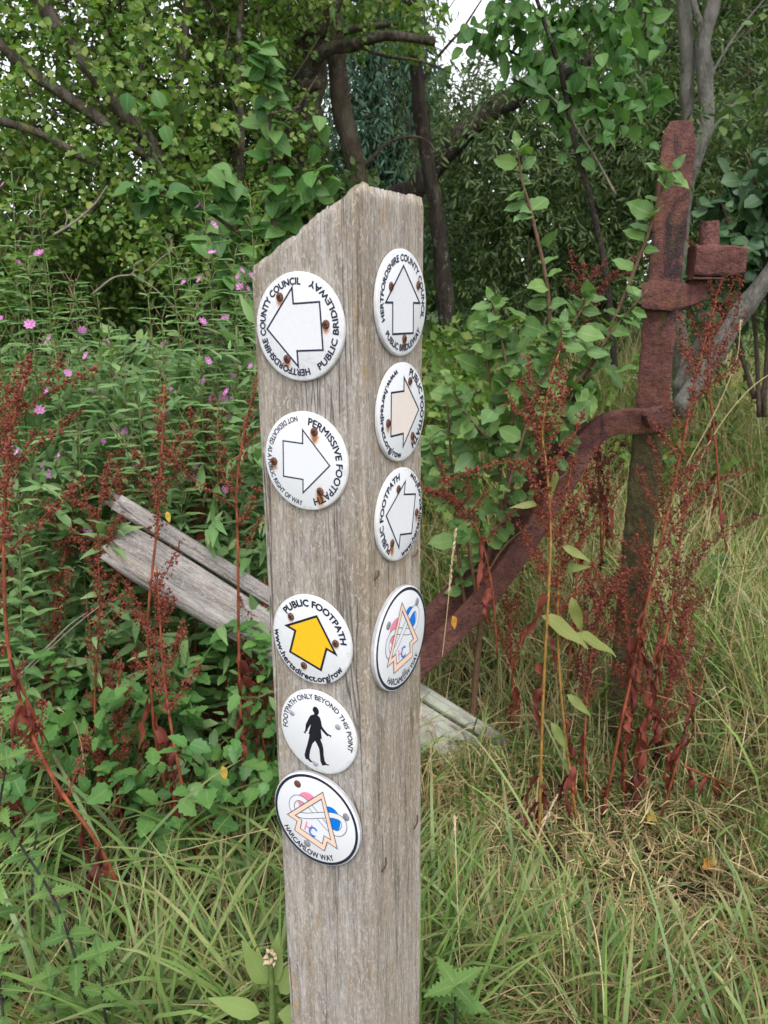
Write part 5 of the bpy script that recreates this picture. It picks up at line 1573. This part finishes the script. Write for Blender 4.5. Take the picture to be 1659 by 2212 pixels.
def willowherb(label, top, Y, basex, nfl, seed, side=3):
    rs = np.random.RandomState(seed)
    T = at(top[0], top[1], Y)
    bx = T[0] + (basex - top[0]) / FOC * Y
    by = Y + rs.uniform(-.05, .1)
    base = np.array([bx, by, ground_z(bx, by)])
    p = Plant("willowherb", label, "plant", base, "pink willowherbs in the thicket")
    n = 34
    mid = (base + T) / 2 + rs.normal(size=3) * np.array([.03, .03, 0])
    main = smooth_path([base, mid, T], n // 2)
    axes = [(main, .0035)]
    L = np.linalg.norm(T - base)
    for k in range(side):
        i = int(len(main) * (.45 + .4 * rs.rand())); d = norm(np.array([rs.choice([-1, 1]) * .55, rs.normal() * .4, .8]))
        q = [main[i]]
        for _ in range(8):
            d = norm(d + np.array([0, 0, .1])); q.append(q[-1] + d * (.028 + .012 * rs.rand()))
        axes.append((q, .002))
    tops = []
    for (path, r) in axes:
        p.stem.tube(path, [r, r * .4], 5)
        m = len(path)
        ph = rs.rand() * 6
        mainax = r > .003
        for j in range(int(m * (.18 if mainax else .1)), m):
            f = j / m
            for sgn in (0, math.pi):
                a = ph + j * 1.57 + sgn
                d = norm(np.array([math.cos(a), math.sin(a) * .8, .55 - .2 * rs.rand()]))
                s = (.072 if mainax else .05) * (1.15 - .62 * max(0, f - .55) * 1.6) * (.75 + .5 * rs.rand())
                s = max(.014, s)
                p.leaf('herb' if s > .03 else 'herb_small', path[j] + rs.normal(size=3) * .004, d, np.array([d[0] * -.3, d[1] * -.3 - .2, 1.0]), s)
        tops.append(path)
    pod = MB()
    for path in tops:
        m = len(path)
        for j in range(int(m * .72), m):
            for _ in range(2):
                a = rs.rand() * 6.28
                d = norm(np.array([math.cos(a) * .5, math.sin(a) * .5, .9]))
                p0 = path[j]
                pod.tube([p0, p0 + d * .018, p0 + d * (.030 + .02 * rs.rand())], [.0008, .0013, .0006], 4)
    tag(pod.build("seed_pods", POD, p.root), kind='stuff')
    for k in range(nfl):
        path = tops[rs.randint(len(tops))] if k else tops[0]
        j = int(len(path) * (.70 + .27 * rs.rand()))
        a = rs.rand() * 6.28
        d = norm(np.array([math.cos(a), -.35 - abs(math.sin(a)) * .5, .55]))
        q = path[j] + d * .028
        pod2 = MB().tube([path[j], q], [.0009, .0012], 4)
        s = .55 + .45 * rs.rand()
        nz = norm(np.array([d[0] * .8, -.6 + .5 * rs.rand(), .45]))
        X, Yv, Z = frames(np.array([np.cross(nz, [0.3, .1, 1.0])]), np.array([nz]))
        o = bpy.data.objects.new("flower", ME_FLOWER); place(o, p.root)
        l = q - base
        M = Matrix(((X[0, 0] * s, Yv[0, 0] * s, Z[0, 0] * s, l[0]), (X[0, 1] * s, Yv[0, 1] * s, Z[0, 1] * s, l[1]), (X[0, 2] * s, Yv[0, 2] * s, Z[0, 2] * s, l[2]), (0, 0, 0, 1)))
        o.matrix_basis = M
        place(bpy.data.objects.new("stigma", ME_PIST), o)
    p.finish(STEM_GREEN, 30, "stem")

WH = [  # label, (top pixel), depth, base x, flowers
 ("tall willowherb at the left edge reaching up under the hawthorn, several pink flowers", (25, 370), 2.2, -20, 6),
 ("willowherb beside the tall left-edge one, pink flowers one above another", (85, 440), 2.15, 60, 7),
 ("willowherb with large pink flower just above the leftmost dock top", (60, 560), 1.95, 20, 5),
 ("willowherb standing alone before the dark hollow under the hawthorn", (160, 620), 2.1, 150, 4),
 ("willowherb whose pale bud tip points between two bare twigs", (320, 640), 2.1, 300, 4),
 ("willowherb with bright twin flowers beside the hazel leaves", (365, 540), 2.2, 380, 7),
 ("willowherb with faded seed pods and pink flowers left of the post top", (440, 420), 2.35, 450, 6),
 ("tallest willowherb nearest the slanting post top, flowers in a loose cluster", (540, 420), 2.35, 520, 8),
 ("willowherb with a single row of flowers beside the topmost left disc", (505, 560), 2.2, 500, 5),
 ("leafy willowherb with small flowers touching the post edge", (530, 640), 2.15, 540, 5),
 ("willowherb in the middle of the thicket with three low flowers", (350, 690), 2.0, 350, 4),
 ("willowherb behind the second dock with a pale flower", (235, 720), 2.0, 240, 2),
 ("bushy willowherb low at the left edge", (-20, 640), 2.0, -40, 3),
 ("short willowherb with purple flowers among the dock seeds at the left", (120, 760), 1.9, 110, 4),
 ("short willowherb without open flowers in front of the hollow", (260, 800), 1.95, 260, 1),
 ("broad leafy willowherb between the two middle docks", (430, 760), 2.0, 430, 2),
 ("low willowherb above the rail tip", (300, 880), 1.9, 290, 1),
 ("low willowherb above the middle of the rail", (470, 880), 1.95, 480, 1),
 ("low willowherb at the left edge below the dock spray", (60, 960), 1.8, 40, 2),
 ("low leafy willowherb left of the rail end", (170, 960), 1.85, 170, 1),
 ("willowherb with two flowers against the post beside the permissive disc", (535, 930), 1.95, 545, 2),
 ("lowest willowherb under the left dock spray with one flower", (40, 1090), 1.75, 30, 1),
 ("short leafy willowherb just over the rail's split", (390, 960), 1.85, 390, 0),
 ("pale leafy willowherb in the back row beneath the hazel leaves", (410, 590), 2.5, 420, 2),
 ("willowherb in the back row under the hawthorn hollow", (210, 640), 2.5, 210, 1),
 ("back-row willowherb near the left edge with hidden stem", (100, 560), 2.55, 110, 2),
]
for i, (lb, tp, Y, bx, nf) in enumerate(WH):
    willowherb(lb, tp, Y, bx, nf, 100 + i)

# ------------------------------------------------------------------ nettles, brambles, downy plant
def nettle(label, px, Ys, size, seed, key='nettle', stem=STEM_PURPLE, r=.003, cat="plant", name="nettle", start=.05, group=None, step=4):
    rs = np.random.RandomState(seed)
    pt = smooth_path(pxpath(px, Ys), 10)
    p = Plant(name, label, cat, pt[0], group)
    p.stem.tube(pt, [r, r * .5], 6)
    n = len(pt)
    for j in range(int(start * n), n, step):
        f = j / n
        ph = (j // step) * 1.57 + seed
        for sgn in (0, math.pi):
            a = ph + sgn
            d = norm(np.array([math.cos(a), math.sin(a), .15 - .3 * (1 - f)]))
            s = size * (1.05 - .55 * f) * (.8 + .4 * rs.rand())
            p.leaf(key, pt[j], d, np.array([d[0] * .2, d[1] * .2 - .25, 1]), s)
    for k in range(4):
        a = k * 1.57 + .5
        d = norm(np.array([math.cos(a), math.sin(a), .35]))
        p.leaf(key, pt[-1], d, np.array([-d[0] * .5, -d[1] * .5 - .2, 1]), size * .62)
    p.finish(stem, 120)

G_N = "stinging nettles at the foot of the thicket"
nettle("nettle with a dark purple stem slanting across the lower left corner", [(215, 2300), (165, 2080), (120, 1950), (60, 1850), (-10, 1740)], [1.05, 1.0], .050, 71, group=G_N)
nettle("nettle with a pale fresh rosette before the leaning dock foot", [(245, 2300), (225, 2180), (215, 2060)], [1.02, .98], .062, 72, group=G_N, step=6)
nettle("nettle cut by the left edge with broad toothed top leaves", [(-30, 2000), (-10, 1800), (15, 1640)], [1.02, .98], .055, 73, group=G_N)
nettle("small yellowish nettle in the bottom left corner", [(20, 2330), (5, 2180), (-5, 2060)], [.95], .05, 74, group=G_N)
nettle("single nettle top at the bottom edge right of the post", [(985, 2330), (984, 2230), (983, 2130)], [.98, .95], .088, 75, group=G_N, step=8)
nettle("nettle in the deep grass left of the post foot", [(300, 2150), (320, 2000), (310, 1900)], [1.5], .05, 76, group=G_N)
nettle("young nettle between the purple-stemmed one and the rosette", [(130, 2330), (120, 2200), (105, 2110)], [1.0], .052, 77, group=G_N)
nettle("nettle shoot below the leaning dock foot", [(330, 2330), (345, 2230), (352, 2170)], [1.05], .045, 78, group=G_N)
nettle("tall nettle behind the left-edge one, leaves half shaded", [(70, 2100), (70, 1900), (80, 1780)], [1.2], .05, 79, group=G_N)
nettle("nettle hidden in the grass halfway to the post foot", [(430, 2330), (440, 2230), (455, 2160)], [1.12], .042, 80, group=G_N)
G_B = "brambles under the rail"
nettle("bramble with crinkled leaves hanging below the middle of the rail", [(400, 1560), (440, 1420), (520, 1350), (560, 1400)], [1.8, 1.72], .065, 81, 'bramble', STEM_GREEN, .0025, name="bramble", group=G_B, step=3)
nettle("bramble beneath the rail tip beside the paired dock stems", [(250, 1650), (300, 1560), (390, 1500), (420, 1540)], [1.8, 1.7], .06, 82, 'bramble', STEM_GREEN, .0025, name="bramble", group=G_B, step=3)
nettle("light green bramble against the post below the rail", [(500, 1680), (545, 1560), (570, 1450), (575, 1380)], [1.75, 1.7], .045, 83, 'bramble', STEM_GREEN, .0022, name="bramble", group=G_B, step=3)
nettle("bramble low in the grass left of the walking-man disc", [(330, 1850), (300, 1740), (270, 1680), (230, 1660)], [1.65, 1.6], .05, 84, 'bramble', STEM_GREEN, .0022, name="bramble", group=G_B, step=3)
nettle("bramble in the shade at the left under the dock sprays", [(200, 1700), (180, 1560), (140, 1450), (90, 1420)], [1.75, 1.65], .05, 85, 'bramble', STEM_GREEN, .0022, name="bramble", group=G_B, step=3)
nettle("low ground-ivy-like sprig between the dock feet and the post", [(540, 1950), (500, 1860), (420, 1800), (380, 1780)], [1.6, 1.5], .042, 86, 'bramble', STEM_GREEN, .002, name="bramble", group=G_B, step=3)
nettle("small round-leaved weed in the meadow right of the gatepost", [(1560, 1330), (1560, 1270), (1555, 1210)], [2.5], .06, 87, 'round', STEM_GREEN, .002, name="meadow_weed", step=5)

def downy():
    rs = np.random.RandomState(91)
    b = at(580, 2330, .84)
    p = Plant("downy_plant", "pale downy broad-leaved plant at the bottom edge left of the post", "plant", b)
    tip = at(585, 2070, .82)
    p.stem.tube(smooth_path([b, (b + tip) / 2 + np.array([.004, 0, 0]), tip], 5), [.006, .005, .003], 8)
    for (u, v, d, s, nn) in ((575, 2125, (-.35, -.1, 1), 0.078, (.3, -.9, .3)), (590, 2125, (.1, .1, 1), 0.073, (-.1, -.9, .2)), (605, 2145, (.45, -.1, .9), 0.081, (-.5, -.8, .3)), (560, 2190, (-1, -.2, .65), 0.075, (.3, -.7, .7)),
                          (600, 2190, (1, -.3, .2), 0.081, (0, -.5, 1)), (580, 2205, (-.3, -.9, .1), 0.072, (0, -.3, 1)), (560, 2225, (-.9, -.3, -.1), 0.078, (0, -.6, 1)), (610, 2215, (.8, .2, .35), 0.078, (-.3, -.7, .8))):
        p.leaf('mullein', at(u, v, .83), norm(d), norm(nn), s)
    hb = MB()
    for k in range(9):
        a = k * .7; q = tip + np.array([math.cos(a) * .006, math.sin(a) * .006, .002 * (k % 4) - .006 * (k // 5)])
        R3 = np.linalg.qr(rs.normal(size=(3, 3)))[0]
        hb.add((OCT_V * .011) @ R3.T + q, OCT_F)
    hb.build("seed_head", SEEDHEAD, p.root, smooth=True)
    p.finish(STEM_GREEN, 20)
downy()

# ------------------------------------------------------------------ low undergrowth (nobody could count it)
def undergrowth():
    rs = np.random.RandomState(95)
    def patch(label, key, boxes, n, k, tl, s, name):
        Ps = []
        for (x0, x1, y0, y1, h0, h1, w) in boxes:
            m = int(n * w)
            x = rs.uniform(x0, x1, m); y = rs.uniform(y0, y1, m)
            keep = x > -0.75 * y - .3
            x, y = x[keep], y[keep]
            Ps.append(np.c_[x, y, ground_np(x, y) + h0 + (h1 - h0) * rs.rand(len(x)) ** 1.3])
        P = np.concatenate(Ps)
        a = twig_leaves(P, np.tile([0, 0, .6], (len(P), 1)), k, tl, s, rs, .1, .8)
        tag(joined_leaves(name, key, *a[:4], None, rs), label, "undergrowth", kind='stuff')
    patch("green undergrowth filling the thicket between the willowherbs", 'herb', [(-1.9, -.12, 1.75, 2.7, .05, .95, .7), (-2.6, .1, 2.5, 3.4, .0, .8, .3)], 1500, 9, .14, .062, "undergrowth")
    patch("pale leafy tops crowding the willowherb thicket", 'herb', [(-1.6, -.25, 1.95, 2.7, .55, 1.2, 1.0)], 620, 9, .13, .058, "leafy_tops")
    patch("bramble and nettle leaves in the shade under the rail", 'bramble', [(-1.3, -.1, 1.45, 2.0, .02, .45, .6), (-1.9, -.2, 1.9, 2.6, .0, .5, .4)], 330, 5, .10, .045, "low_brambles")
    patch("pale low herbs at the edge of the meadow beyond the post", 'hawthorn', [(.02, .8, 3.0, 4.2, .05, .75, .75), (.9, 2.6, 3.3, 4.4, .02, .4, .25)], 900, 8, .14, .042, "meadow_herbs")
undergrowth()

# ------------------------------------------------------------------ grass
def blade_mesh(name, X, Y, Z0, az, lean, curl, Ln, Wd, mat, label, cat, seed, segs=5, twist=.6, roll=None):
    rs = np.random.RandomState(seed)
    n = len(X)
    t = np.linspace(0, 1, segs + 1)
    ang = lean[:, None] + curl[:, None] * t[None] ** 1.3                  # from the vertical
    step = Ln[:, None] / segs
    dx = np.sin(ang) * step; dz = np.cos(ang) * step
    rr = np.concatenate([np.zeros((n, 1)), np.cumsum(dx[:, :-1], 1)], 1)
    zz = np.concatenate([np.zeros((n, 1)), np.cumsum(dz[:, :-1], 1)], 1)
    ca, sa = np.cos(az)[:, None], np.sin(az)[:, None]
    wob = rs.normal(size=(n, 1)) * .12 * Ln[:, None] * (t[None] ** 2)
    px = X[:, None] + rr * ca - wob * sa; py = Y[:, None] + rr * sa + wob * ca
    pz = np.maximum(Z0[:, None] + zz, Z0[:, None] + .006)
    w = Wd[:, None] * np.minimum(1, .55 + 1.6 * t[None]) * np.sqrt(np.clip(1 - t[None] ** 2.2, 0.0, 1)) * .5 + .00025
    tw = rs.normal(size=(n, 1)) * twist * (0.3 + t[None])
    hx, hy = -sa * np.cos(tw), ca * np.cos(tw)
    hz = np.sin(tw) * np.ones_like(hx)
    A = np.stack([px - hx * w, py - hy * w, pz - hz * w], -1)
    B = np.stack([px + hx * w, py + hy * w, pz + hz * w], -1)
    V = np.stack([A, B], 2).reshape(n, -1, 3)
    k = 2 * (segs + 1)
    f = np.array([(2 * j, 2 * j + 1, 2 * j + 3, 2 * j + 2) for j in range(segs)])
    F = (f[None] + (np.arange(n) * k)[:, None, None]).reshape(-1, 4)
    at_ = np.zeros((n, k, 3)); at_[:, :, 1] = np.repeat(t, 2)[None]; at_[:, :, 0] = np.tile([-1, 1], segs + 1)[None]; at_[:, :, 2] = rs.rand(n)[:, None]
    me = fast_mesh(name, V.reshape(-1, 3), F, at_.reshape(-1, 3), mat)
    o = bpy.data.objects.new(name, me)
    place(o, None)
    return tag(o, label, cat, kind='stuff')

GRASS = leaf_mat("green_grass", [(.045, .085, .020), (.092, .155, .040), (.15, .215, .064), (.07, .12, .038), (.20, .23, .08), (.125, .19, .09), (.06, .105, .026)], .3, .5, .35, 0, tip=(.30, .24, .11))
DRYM = leaf_mat("bleached_straw", [(.27, .20, .10), (.36, .28, .15), (.44, .35, .21), (.20, .14, .065), (.31, .26, .13)], .25, .65, .2, 0, (1.05, 1, .8))
DRY = leaf_mat("dry_grass", [(.20, .14, .075), (.27, .205, .115), (.32, .25, .15), (.09, .05, .027), (.21, .17, .085), (.13, .08, .04)], .25, .65, .2, 0, (1.05, 1, .8))

FEET = [(.30, 1.75, .22, .40, .62), (.55, 1.70, .25, .25, .50), (.78, 1.85, .25, .3, .40), (-.30, 1.55, .28, .34, .62), (-.62, 1.5, .3, .4, .45)]
def scatter_xy(rs, n, x0, x1, y0, y1, wedge=True, gaps=0.0):
    out = []
    while sum(len(o) for o in out) < n:
        y = y0 + (y1 - y0) * rs.rand(n) ** 1.25
        x = rs.uniform(x0, x1, n)
        k = np.abs(x) < .60 * y + .25 if wedge else np.ones(n, bool)
        if gaps:
            cl = np.sin(x * 13 + 2.1 * np.sin(y * 7)) * np.cos(y * 11 + 1.7 * np.sin(x * 9)) + .6 * np.sin(x * 31 + y * 17) * np.cos(y * 29 - x * 13)
            k &= cl + rs.normal(size=n) * .35 > gaps
        k &= ~((np.abs(x + .01) < .10) & (np.abs(y - .79) < .12))
        out.append(np.c_[x[k], y[k]])
    return np.concatenate(out)[:n]

def clump(rs, P, strength=.05):
    return P + strength * np.c_[np.sin(P[:, 1] * 23 + P[:, 0] * 9), np.sin(P[:, 0] * 27 + 1.3)] * .5

def grass():
    rs = np.random.RandomState(201)
    def lay(name, n, x0, x1, y0, y1, L, Wd, lean, curl, mat, label, cat, seed, z=0.0, segs=5, azm=None, gaps=0.0):
        P = clump(rs, scatter_xy(rs, n, x0, x1, y0, y1, True, gaps))
        X, Y = P[:, 0], P[:, 1]
        az = rs.rand(n) * 6.283 if azm is None else azm + rs.normal(size=n) * .9
        if name == 'near_grass':
            kp = (X < .30) | (rs.rand(len(X)) < .62) | (Y < 1.12); X, Y, az = X[kp], Y[kp], az[kp]; n = len(X)
        if name == 'thicket_grass':
            kp = (X > -.42) | (rs.rand(len(X)) < .5); X, Y, az = X[kp], Y[kp], az[kp]; n = len(X)
        Ln = rs.uniform(L[0], L[1], n) * (1 + .25 * np.sin(X * 3 + Y * 2.1))
        # shorter where the grass has been trampled in front, at the right
        tr = np.exp(-(((X - .62) / .34) ** 2 + ((Y - 1.42) / .22) ** 2))
        Ln *= 1 - .55 * tr
        # short and thin round the dock feet and the fallen rail
        for (fx, fy, rx, ry, k) in FEET:
            Ln *= 1 - k * np.exp(-(((X - fx) / rx) ** 2 + ((Y - fy) / ry) ** 2))
        blade_mesh(name, X, Y, ground_np(X, Y) + z + rs.rand(n) * z * 2, az, np.abs(rs.normal(lean[0], lean[1], n)), rs.normal(curl[0], curl[1], n), Ln, rs.uniform(Wd[0], Wd[1], n), mat, label, cat, seed, segs)
    lay("meadow_grass", 13000, -.05, 3.2, 1.75, 5.2, (.28, .56), (.004, .009), (.25, .25), (1.0, .5), GRASS, "long green meadow grass right of the post", "grass", 1, gaps=.05)
    lay("meadow_straw", 12000, -.05, 3.2, 1.7, 5.2, (.28, .62), (.0016, .0036), (.25, .3), (.8, .6), DRYM, "bleached stalks standing through the meadow grass", "dry grass", 2)
    lay("near_grass", 6800, .0, 1.5, .98, 2.0, (.14, .40), (.004, .0105), (.40, .35), (1.0, .5), GRASS, "green grass blades around the foot of the post and gatepost", "grass", 3, gaps=.25)
    lay("thatch", 12000, .0, 1.6, .95, 2.2, (.10, .34), (.0014, .0036), (1.0, .4), (.9, 1.1), DRY, "tangled straw thatch on the ground right of the post", "dry grass", 4, z=.012)
    lay("pale_thatch", 2600, .15, 1.6, 1.0, 2.1, (.10, .30), (.0014, .0032), (1.05, .4), (.8, 1.2), DRYM, "paler loose straw lying over the thatch at the right", "dry grass", 8, z=.03, gaps=.1)
    lay("thicket_grass", 4600, -1.9, -.02, .98, 2.1, (.16, .46), (.004, .011), (.4, .35), (1.1, .5), GRASS, "lush arching grass at the foot of the left thicket", "grass", 5, gaps=.35)
    lay("thicket_straw", 3600, -1.9, -.02, .95, 2.3, (.12, .40), (.0012, .0034), (.9, .45), (.6, .6), DRY, "dead stalks and straw under the left thicket", "dry grass", 6, z=.01)
    lay("far_grass", 9000, -5, 5, 3.4, 8.5, (.25, .55), (.006, .012), (.3, .3), (.9, .5), GRASS, "rank grass under the hedgerow", "grass", 7, segs=3)
    def verge(name, n, x0, x1, y0, y1, mat, label, seed):
        X = rs.uniform(x0, x1, n); Y = rs.uniform(y0, y1, n)
        k = np.abs(X) > .50 * Y + .1
        X, Y = X[k], Y[k]; n = len(X)
        blade_mesh(name, X, Y, ground_np(X, Y), rs.rand(n) * 6.283, np.abs(rs.normal(.35, .3, n)), rs.normal(.9, .5, n), rs.uniform(.18, .45, n), rs.uniform(.005, .012, n), mat, label, "grass", seed, 4)
    verge("verge_grass", 15000, -6, -.4, -1.5, 7, GRASS, "rough grass beside the thicket at the far left", 31)
    verge("verge_grass", 12000, .5, 6, -1.5, 7, GRASS, "rough meadow grass beyond the right edge", 32)
    # broad arching blades in the near left and near right
    def hand(name, rows, label, seed, mat):
        rs2 = np.random.RandomState(seed)
        n = len(rows)
        X = np.array([r[0] for r in rows]); Y = np.array([r[1] for r in rows])
        blade_mesh(name, X, Y, ground_np(X, Y), np.array([r[2] for r in rows]), np.array([r[3] for r in rows]), np.array([r[4] for r in rows]), np.array([r[5] for r in rows]), np.array([r[6] for r in rows]), mat, label, "grass", seed, 9, .35)
    rows = []
    for _ in range(46):
        rows.append((rs.uniform(-.62, -.10), rs.uniform(1.02, 1.5), rs.uniform(-.6, 1.0) if rs.rand() < .6 else rs.uniform(2.4, 3.8), rs.uniform(.15, .6), rs.uniform(1.1, 2.0), rs.uniform(.35, .62), rs.uniform(.007, .012)))
    hand("arching_grass", rows, "broad bright grass blades arching over at the lower left", 211, GRASS)
    rows = []
    for _ in range(34):
        rows.append((rs.uniform(.10, .55), rs.uniform(1.0, 1.7), rs.uniform(1.6, 4.4), rs.uniform(.1, .55), rs.uniform(.3, 1.3), rs.uniform(.25, .5), rs.uniform(.005, .010)))
    hand("broad_grass", rows, "broad green grass blades slanting up right of the post foot", 212, GRASS)
grass()

# seed heads of grass, each a stalk of its own
def seedhead(label, px, Ys, r=.0009, seed=1, head=.32, name="grass_seedhead"):
    rs = np.random.RandomState(seed)
    pt = smooth_path(pxpath(px, Ys), 8)
    root = empty(name, pt[0], label, "grass stalk", "bleached grass stalks gone to seed")
    MB().tube(pt, [r * 1.2, r], 5).build("stalk", STRAW, root)
    b = MB()
    n = len(pt)
    tot = [p for p in pt[int(n * (1 - head)):]]
    for i in range(len(tot) - 1):
        for k in range(7):
            f = rs.rand(); p = tot[i] * (1 - f) + tot[i + 1] * f
            d = norm(norm(tot[i + 1] - tot[i]) + rs.normal(size=3) * .35)
            X, Yv, Z = frames(np.array([np.cross(d, [.2, 1, .1])]), np.array([d]))
            V = OCT_V * np.array([.0032, .0032, .009]) * (.7 + .6 * rs.rand())
            b.add(V[:, :1] * X[0] + V[:, 1:2] * Yv[0] + V[:, 2:] * d + p + rs.normal(size=3) * .0012, OCT_F)
    b.build("seed_head", SEEDHEAD, root, smooth=False)
seedhead("pale seed head leaning right in front of the red docks", [(1105, 1985), (1130, 1900), (1165, 1800), (1205, 1715)], [1.35, 1.42], seed=1, head=.42)
seedhead("short pale seed head pointing right below the leaning one", [(1080, 1965), (1100, 1920), (1180, 1925)], [1.35, 1.36], seed=2, head=.4)
seedhead("upright straw stalk with a narrow head just right of the post foot", [(1000, 2200), (990, 2000), (985, 1850), (982, 1760)], [1.05, 1.2], seed=3, head=.2)
seedhead("tall thin straw head standing before the sapling, right of the third disc", [(955, 1420), (965, 1330), (975, 1230), (985, 1140)], [1.55], seed=4, head=.5)
seedhead("bleached stalk bent low across the grass at lower right", [(1220, 2000), (1300, 1960), (1420, 1930), (1450, 1900)], [1.35, 1.4], seed=5, head=.1)
seedhead("thick pale head near the downy plant at the bottom edge", [(420, 2210), (500, 2150), (560, 2110), (620, 2080)], [1.05, 1.0], .0011, 6, head=.6)
seedhead("bent straw stalk below the rail tip beside the brambles", [(185, 1760), (180, 1640), (160, 1560), (125, 1530)], [1.6], .0012, 7, head=.05)
seedhead("long straw stalk crossing in front of the paired dock stems", [(110, 1950), (240, 1880), (420, 1830), (580, 1790)], [1.4, 1.35], .0010, 8, head=.04)
seedhead("dry forked stalk in the meadow right of the gatepost", [(1480, 1010), (1540, 900), (1590, 780), (1600, 690)], [2.2], .0014, 9, head=.1)
seedhead("long tan stalk slanting through the meadow at the right edge", [(1440, 1150), (1530, 960), (1610, 850), (1690, 790)], [2.1], .0014, 10, head=.05)

# fallen twigs and leaves
def twig_thing(label, paths, Y, r, mat):
    pts = [smooth_path(pxpath(s, Y), 6) for s in paths]
    root = empty("dead_twig", pts[0][0], label, "twig", "bare grey twigs")
    for i, p in enumerate(pts):
        MB().tube(p, [r * (1 if i == 0 else .6), r * .4], 6, .1, i).build("branch", mat, root)
    return root
GREYTWIG = flat_mat("grey_dead_twig", (0.21, 0.18, 0.145), 0.8, 0.3, 60)
twig_thing("forked bare grey twig in front of the dark hollow", [[(200, 635), (245, 600), (285, 592), (292, 570), (310, 562)], [(285, 592), (330, 620), (380, 665)], [(310, 590), (345, 560), (372, 540)]], 2.35, .0032, GREYTWIG)
twig_thing("grey twig angling up left of the hollow", [[(115, 508), (160, 480), (205, 440), (232, 400)], [(140, 492), (145, 470), (140, 450)]], 2.5, .004, GREYTWIG)
twig_thing("pair of thin grey sticks lying below the rail tip", [[(10, 1490), (90, 1410), (150, 1350), (185, 1325)], [(40, 1470), (120, 1390), (170, 1345), (215, 1310)]], 1.7, .003, GREYTWIG)
twig_thing("dark dead twig between the leaning limb and the gatepost", [[(1330, 420), (1280, 330), (1220, 240), (1160, 180)], [(1265, 305), (1290, 290), (1310, 280)]], 3.0, .005, GREYTWIG)
twig_thing("pale curved hanging twig over the hawthorn trunk", [[(330, 330), (350, 360), (362, 400), (395, 440)], [(345, 350), (320, 340)]], 3.0, .004, GREYTWIG)

def litter():
    rs = np.random.RandomState(221)
    spots = [(485, 1900, "orange dead leaf lying against the grass left of the post"), (1585, 2010, "orange crumpled leaf near the right edge of the straw"), (1455, 2130, "brown dead leaf flat in the straw"), (1590, 2075, "second orange leaf below the crumpled one"),
             (1490, 1800, "russet leaf under the small dark dock"), (1390, 1770, "small yellow leaf among the dock feet"), (1505, 1870, "pale yellow leaf on the trampled grass"), (1640, 1900, "orange leaf at the right edge"), (1300, 2060, "dull orange leaf in the middle of the straw"),
             (90, 2200, "yellow leaf in the bottom left straw")]
    for (u, v, lb) in spots:
        p = on_ground(u, v + 30)
        o = bpy.data.objects.new("fallen_leaf", leaf_mesh('litter'))
        place(o, None)
        D = norm(np.array([rs.normal(), rs.normal(), .1])); Nn = norm(np.array([rs.normal() * .4, -.5, 1]))
        X, Y, Z = frames(np.array([D]), np.array([Nn])); s = .030 + .018 * rs.rand()
        p = p + np.array([0, -.02, .05])
        o.matrix_world = Matrix(((X[0, 0] * s, Y[0, 0] * s, Z[0, 0] * s, p[0]), (X[0, 1] * s, Y[0, 1] * s, Z[0, 1] * s, p[1]), (X[0, 2] * s, Y[0, 2] * s, Z[0, 2] * s, p[2]), (0, 0, 0, 1)))
        tag(o, lb, "leaf", "fallen leaves in the grass")
    for (u, v, Y, key, lb, s) in ((480, 1655, 1.45, 'litter_oval', "lemon-yellow leaf caught on the grass left of the walking-man disc", .035), (978, 1330, 1.5, 'litter_oval', "yellow leaf caught in front of the brace", .032), (360, 1105, 1.72, 'litter_oval', "orange leaf lying on the upper strip of the rail", .028)):
        p = at(u, v, Y)
        o = bpy.data.objects.new("fallen_leaf", leaf_mesh(key)); place(o, None)
        X, Y_, Z = frames(np.array([norm((.2, -.1, -1))]), np.array([norm((.5, -1, .2))]))
        o.matrix_world = Matrix(((X[0, 0] * s, Y_[0, 0] * s, Z[0, 0] * s, p[0]), (X[0, 1] * s, Y_[0, 1] * s, Z[0, 1] * s, p[1]), (X[0, 2] * s, Y_[0, 2] * s, Z[0, 2] * s, p[2]), (0, 0, 0, 1)))
        tag(o, lb, "leaf", "fallen leaves in the grass")
litter()
bpy.context.view_layer.update()
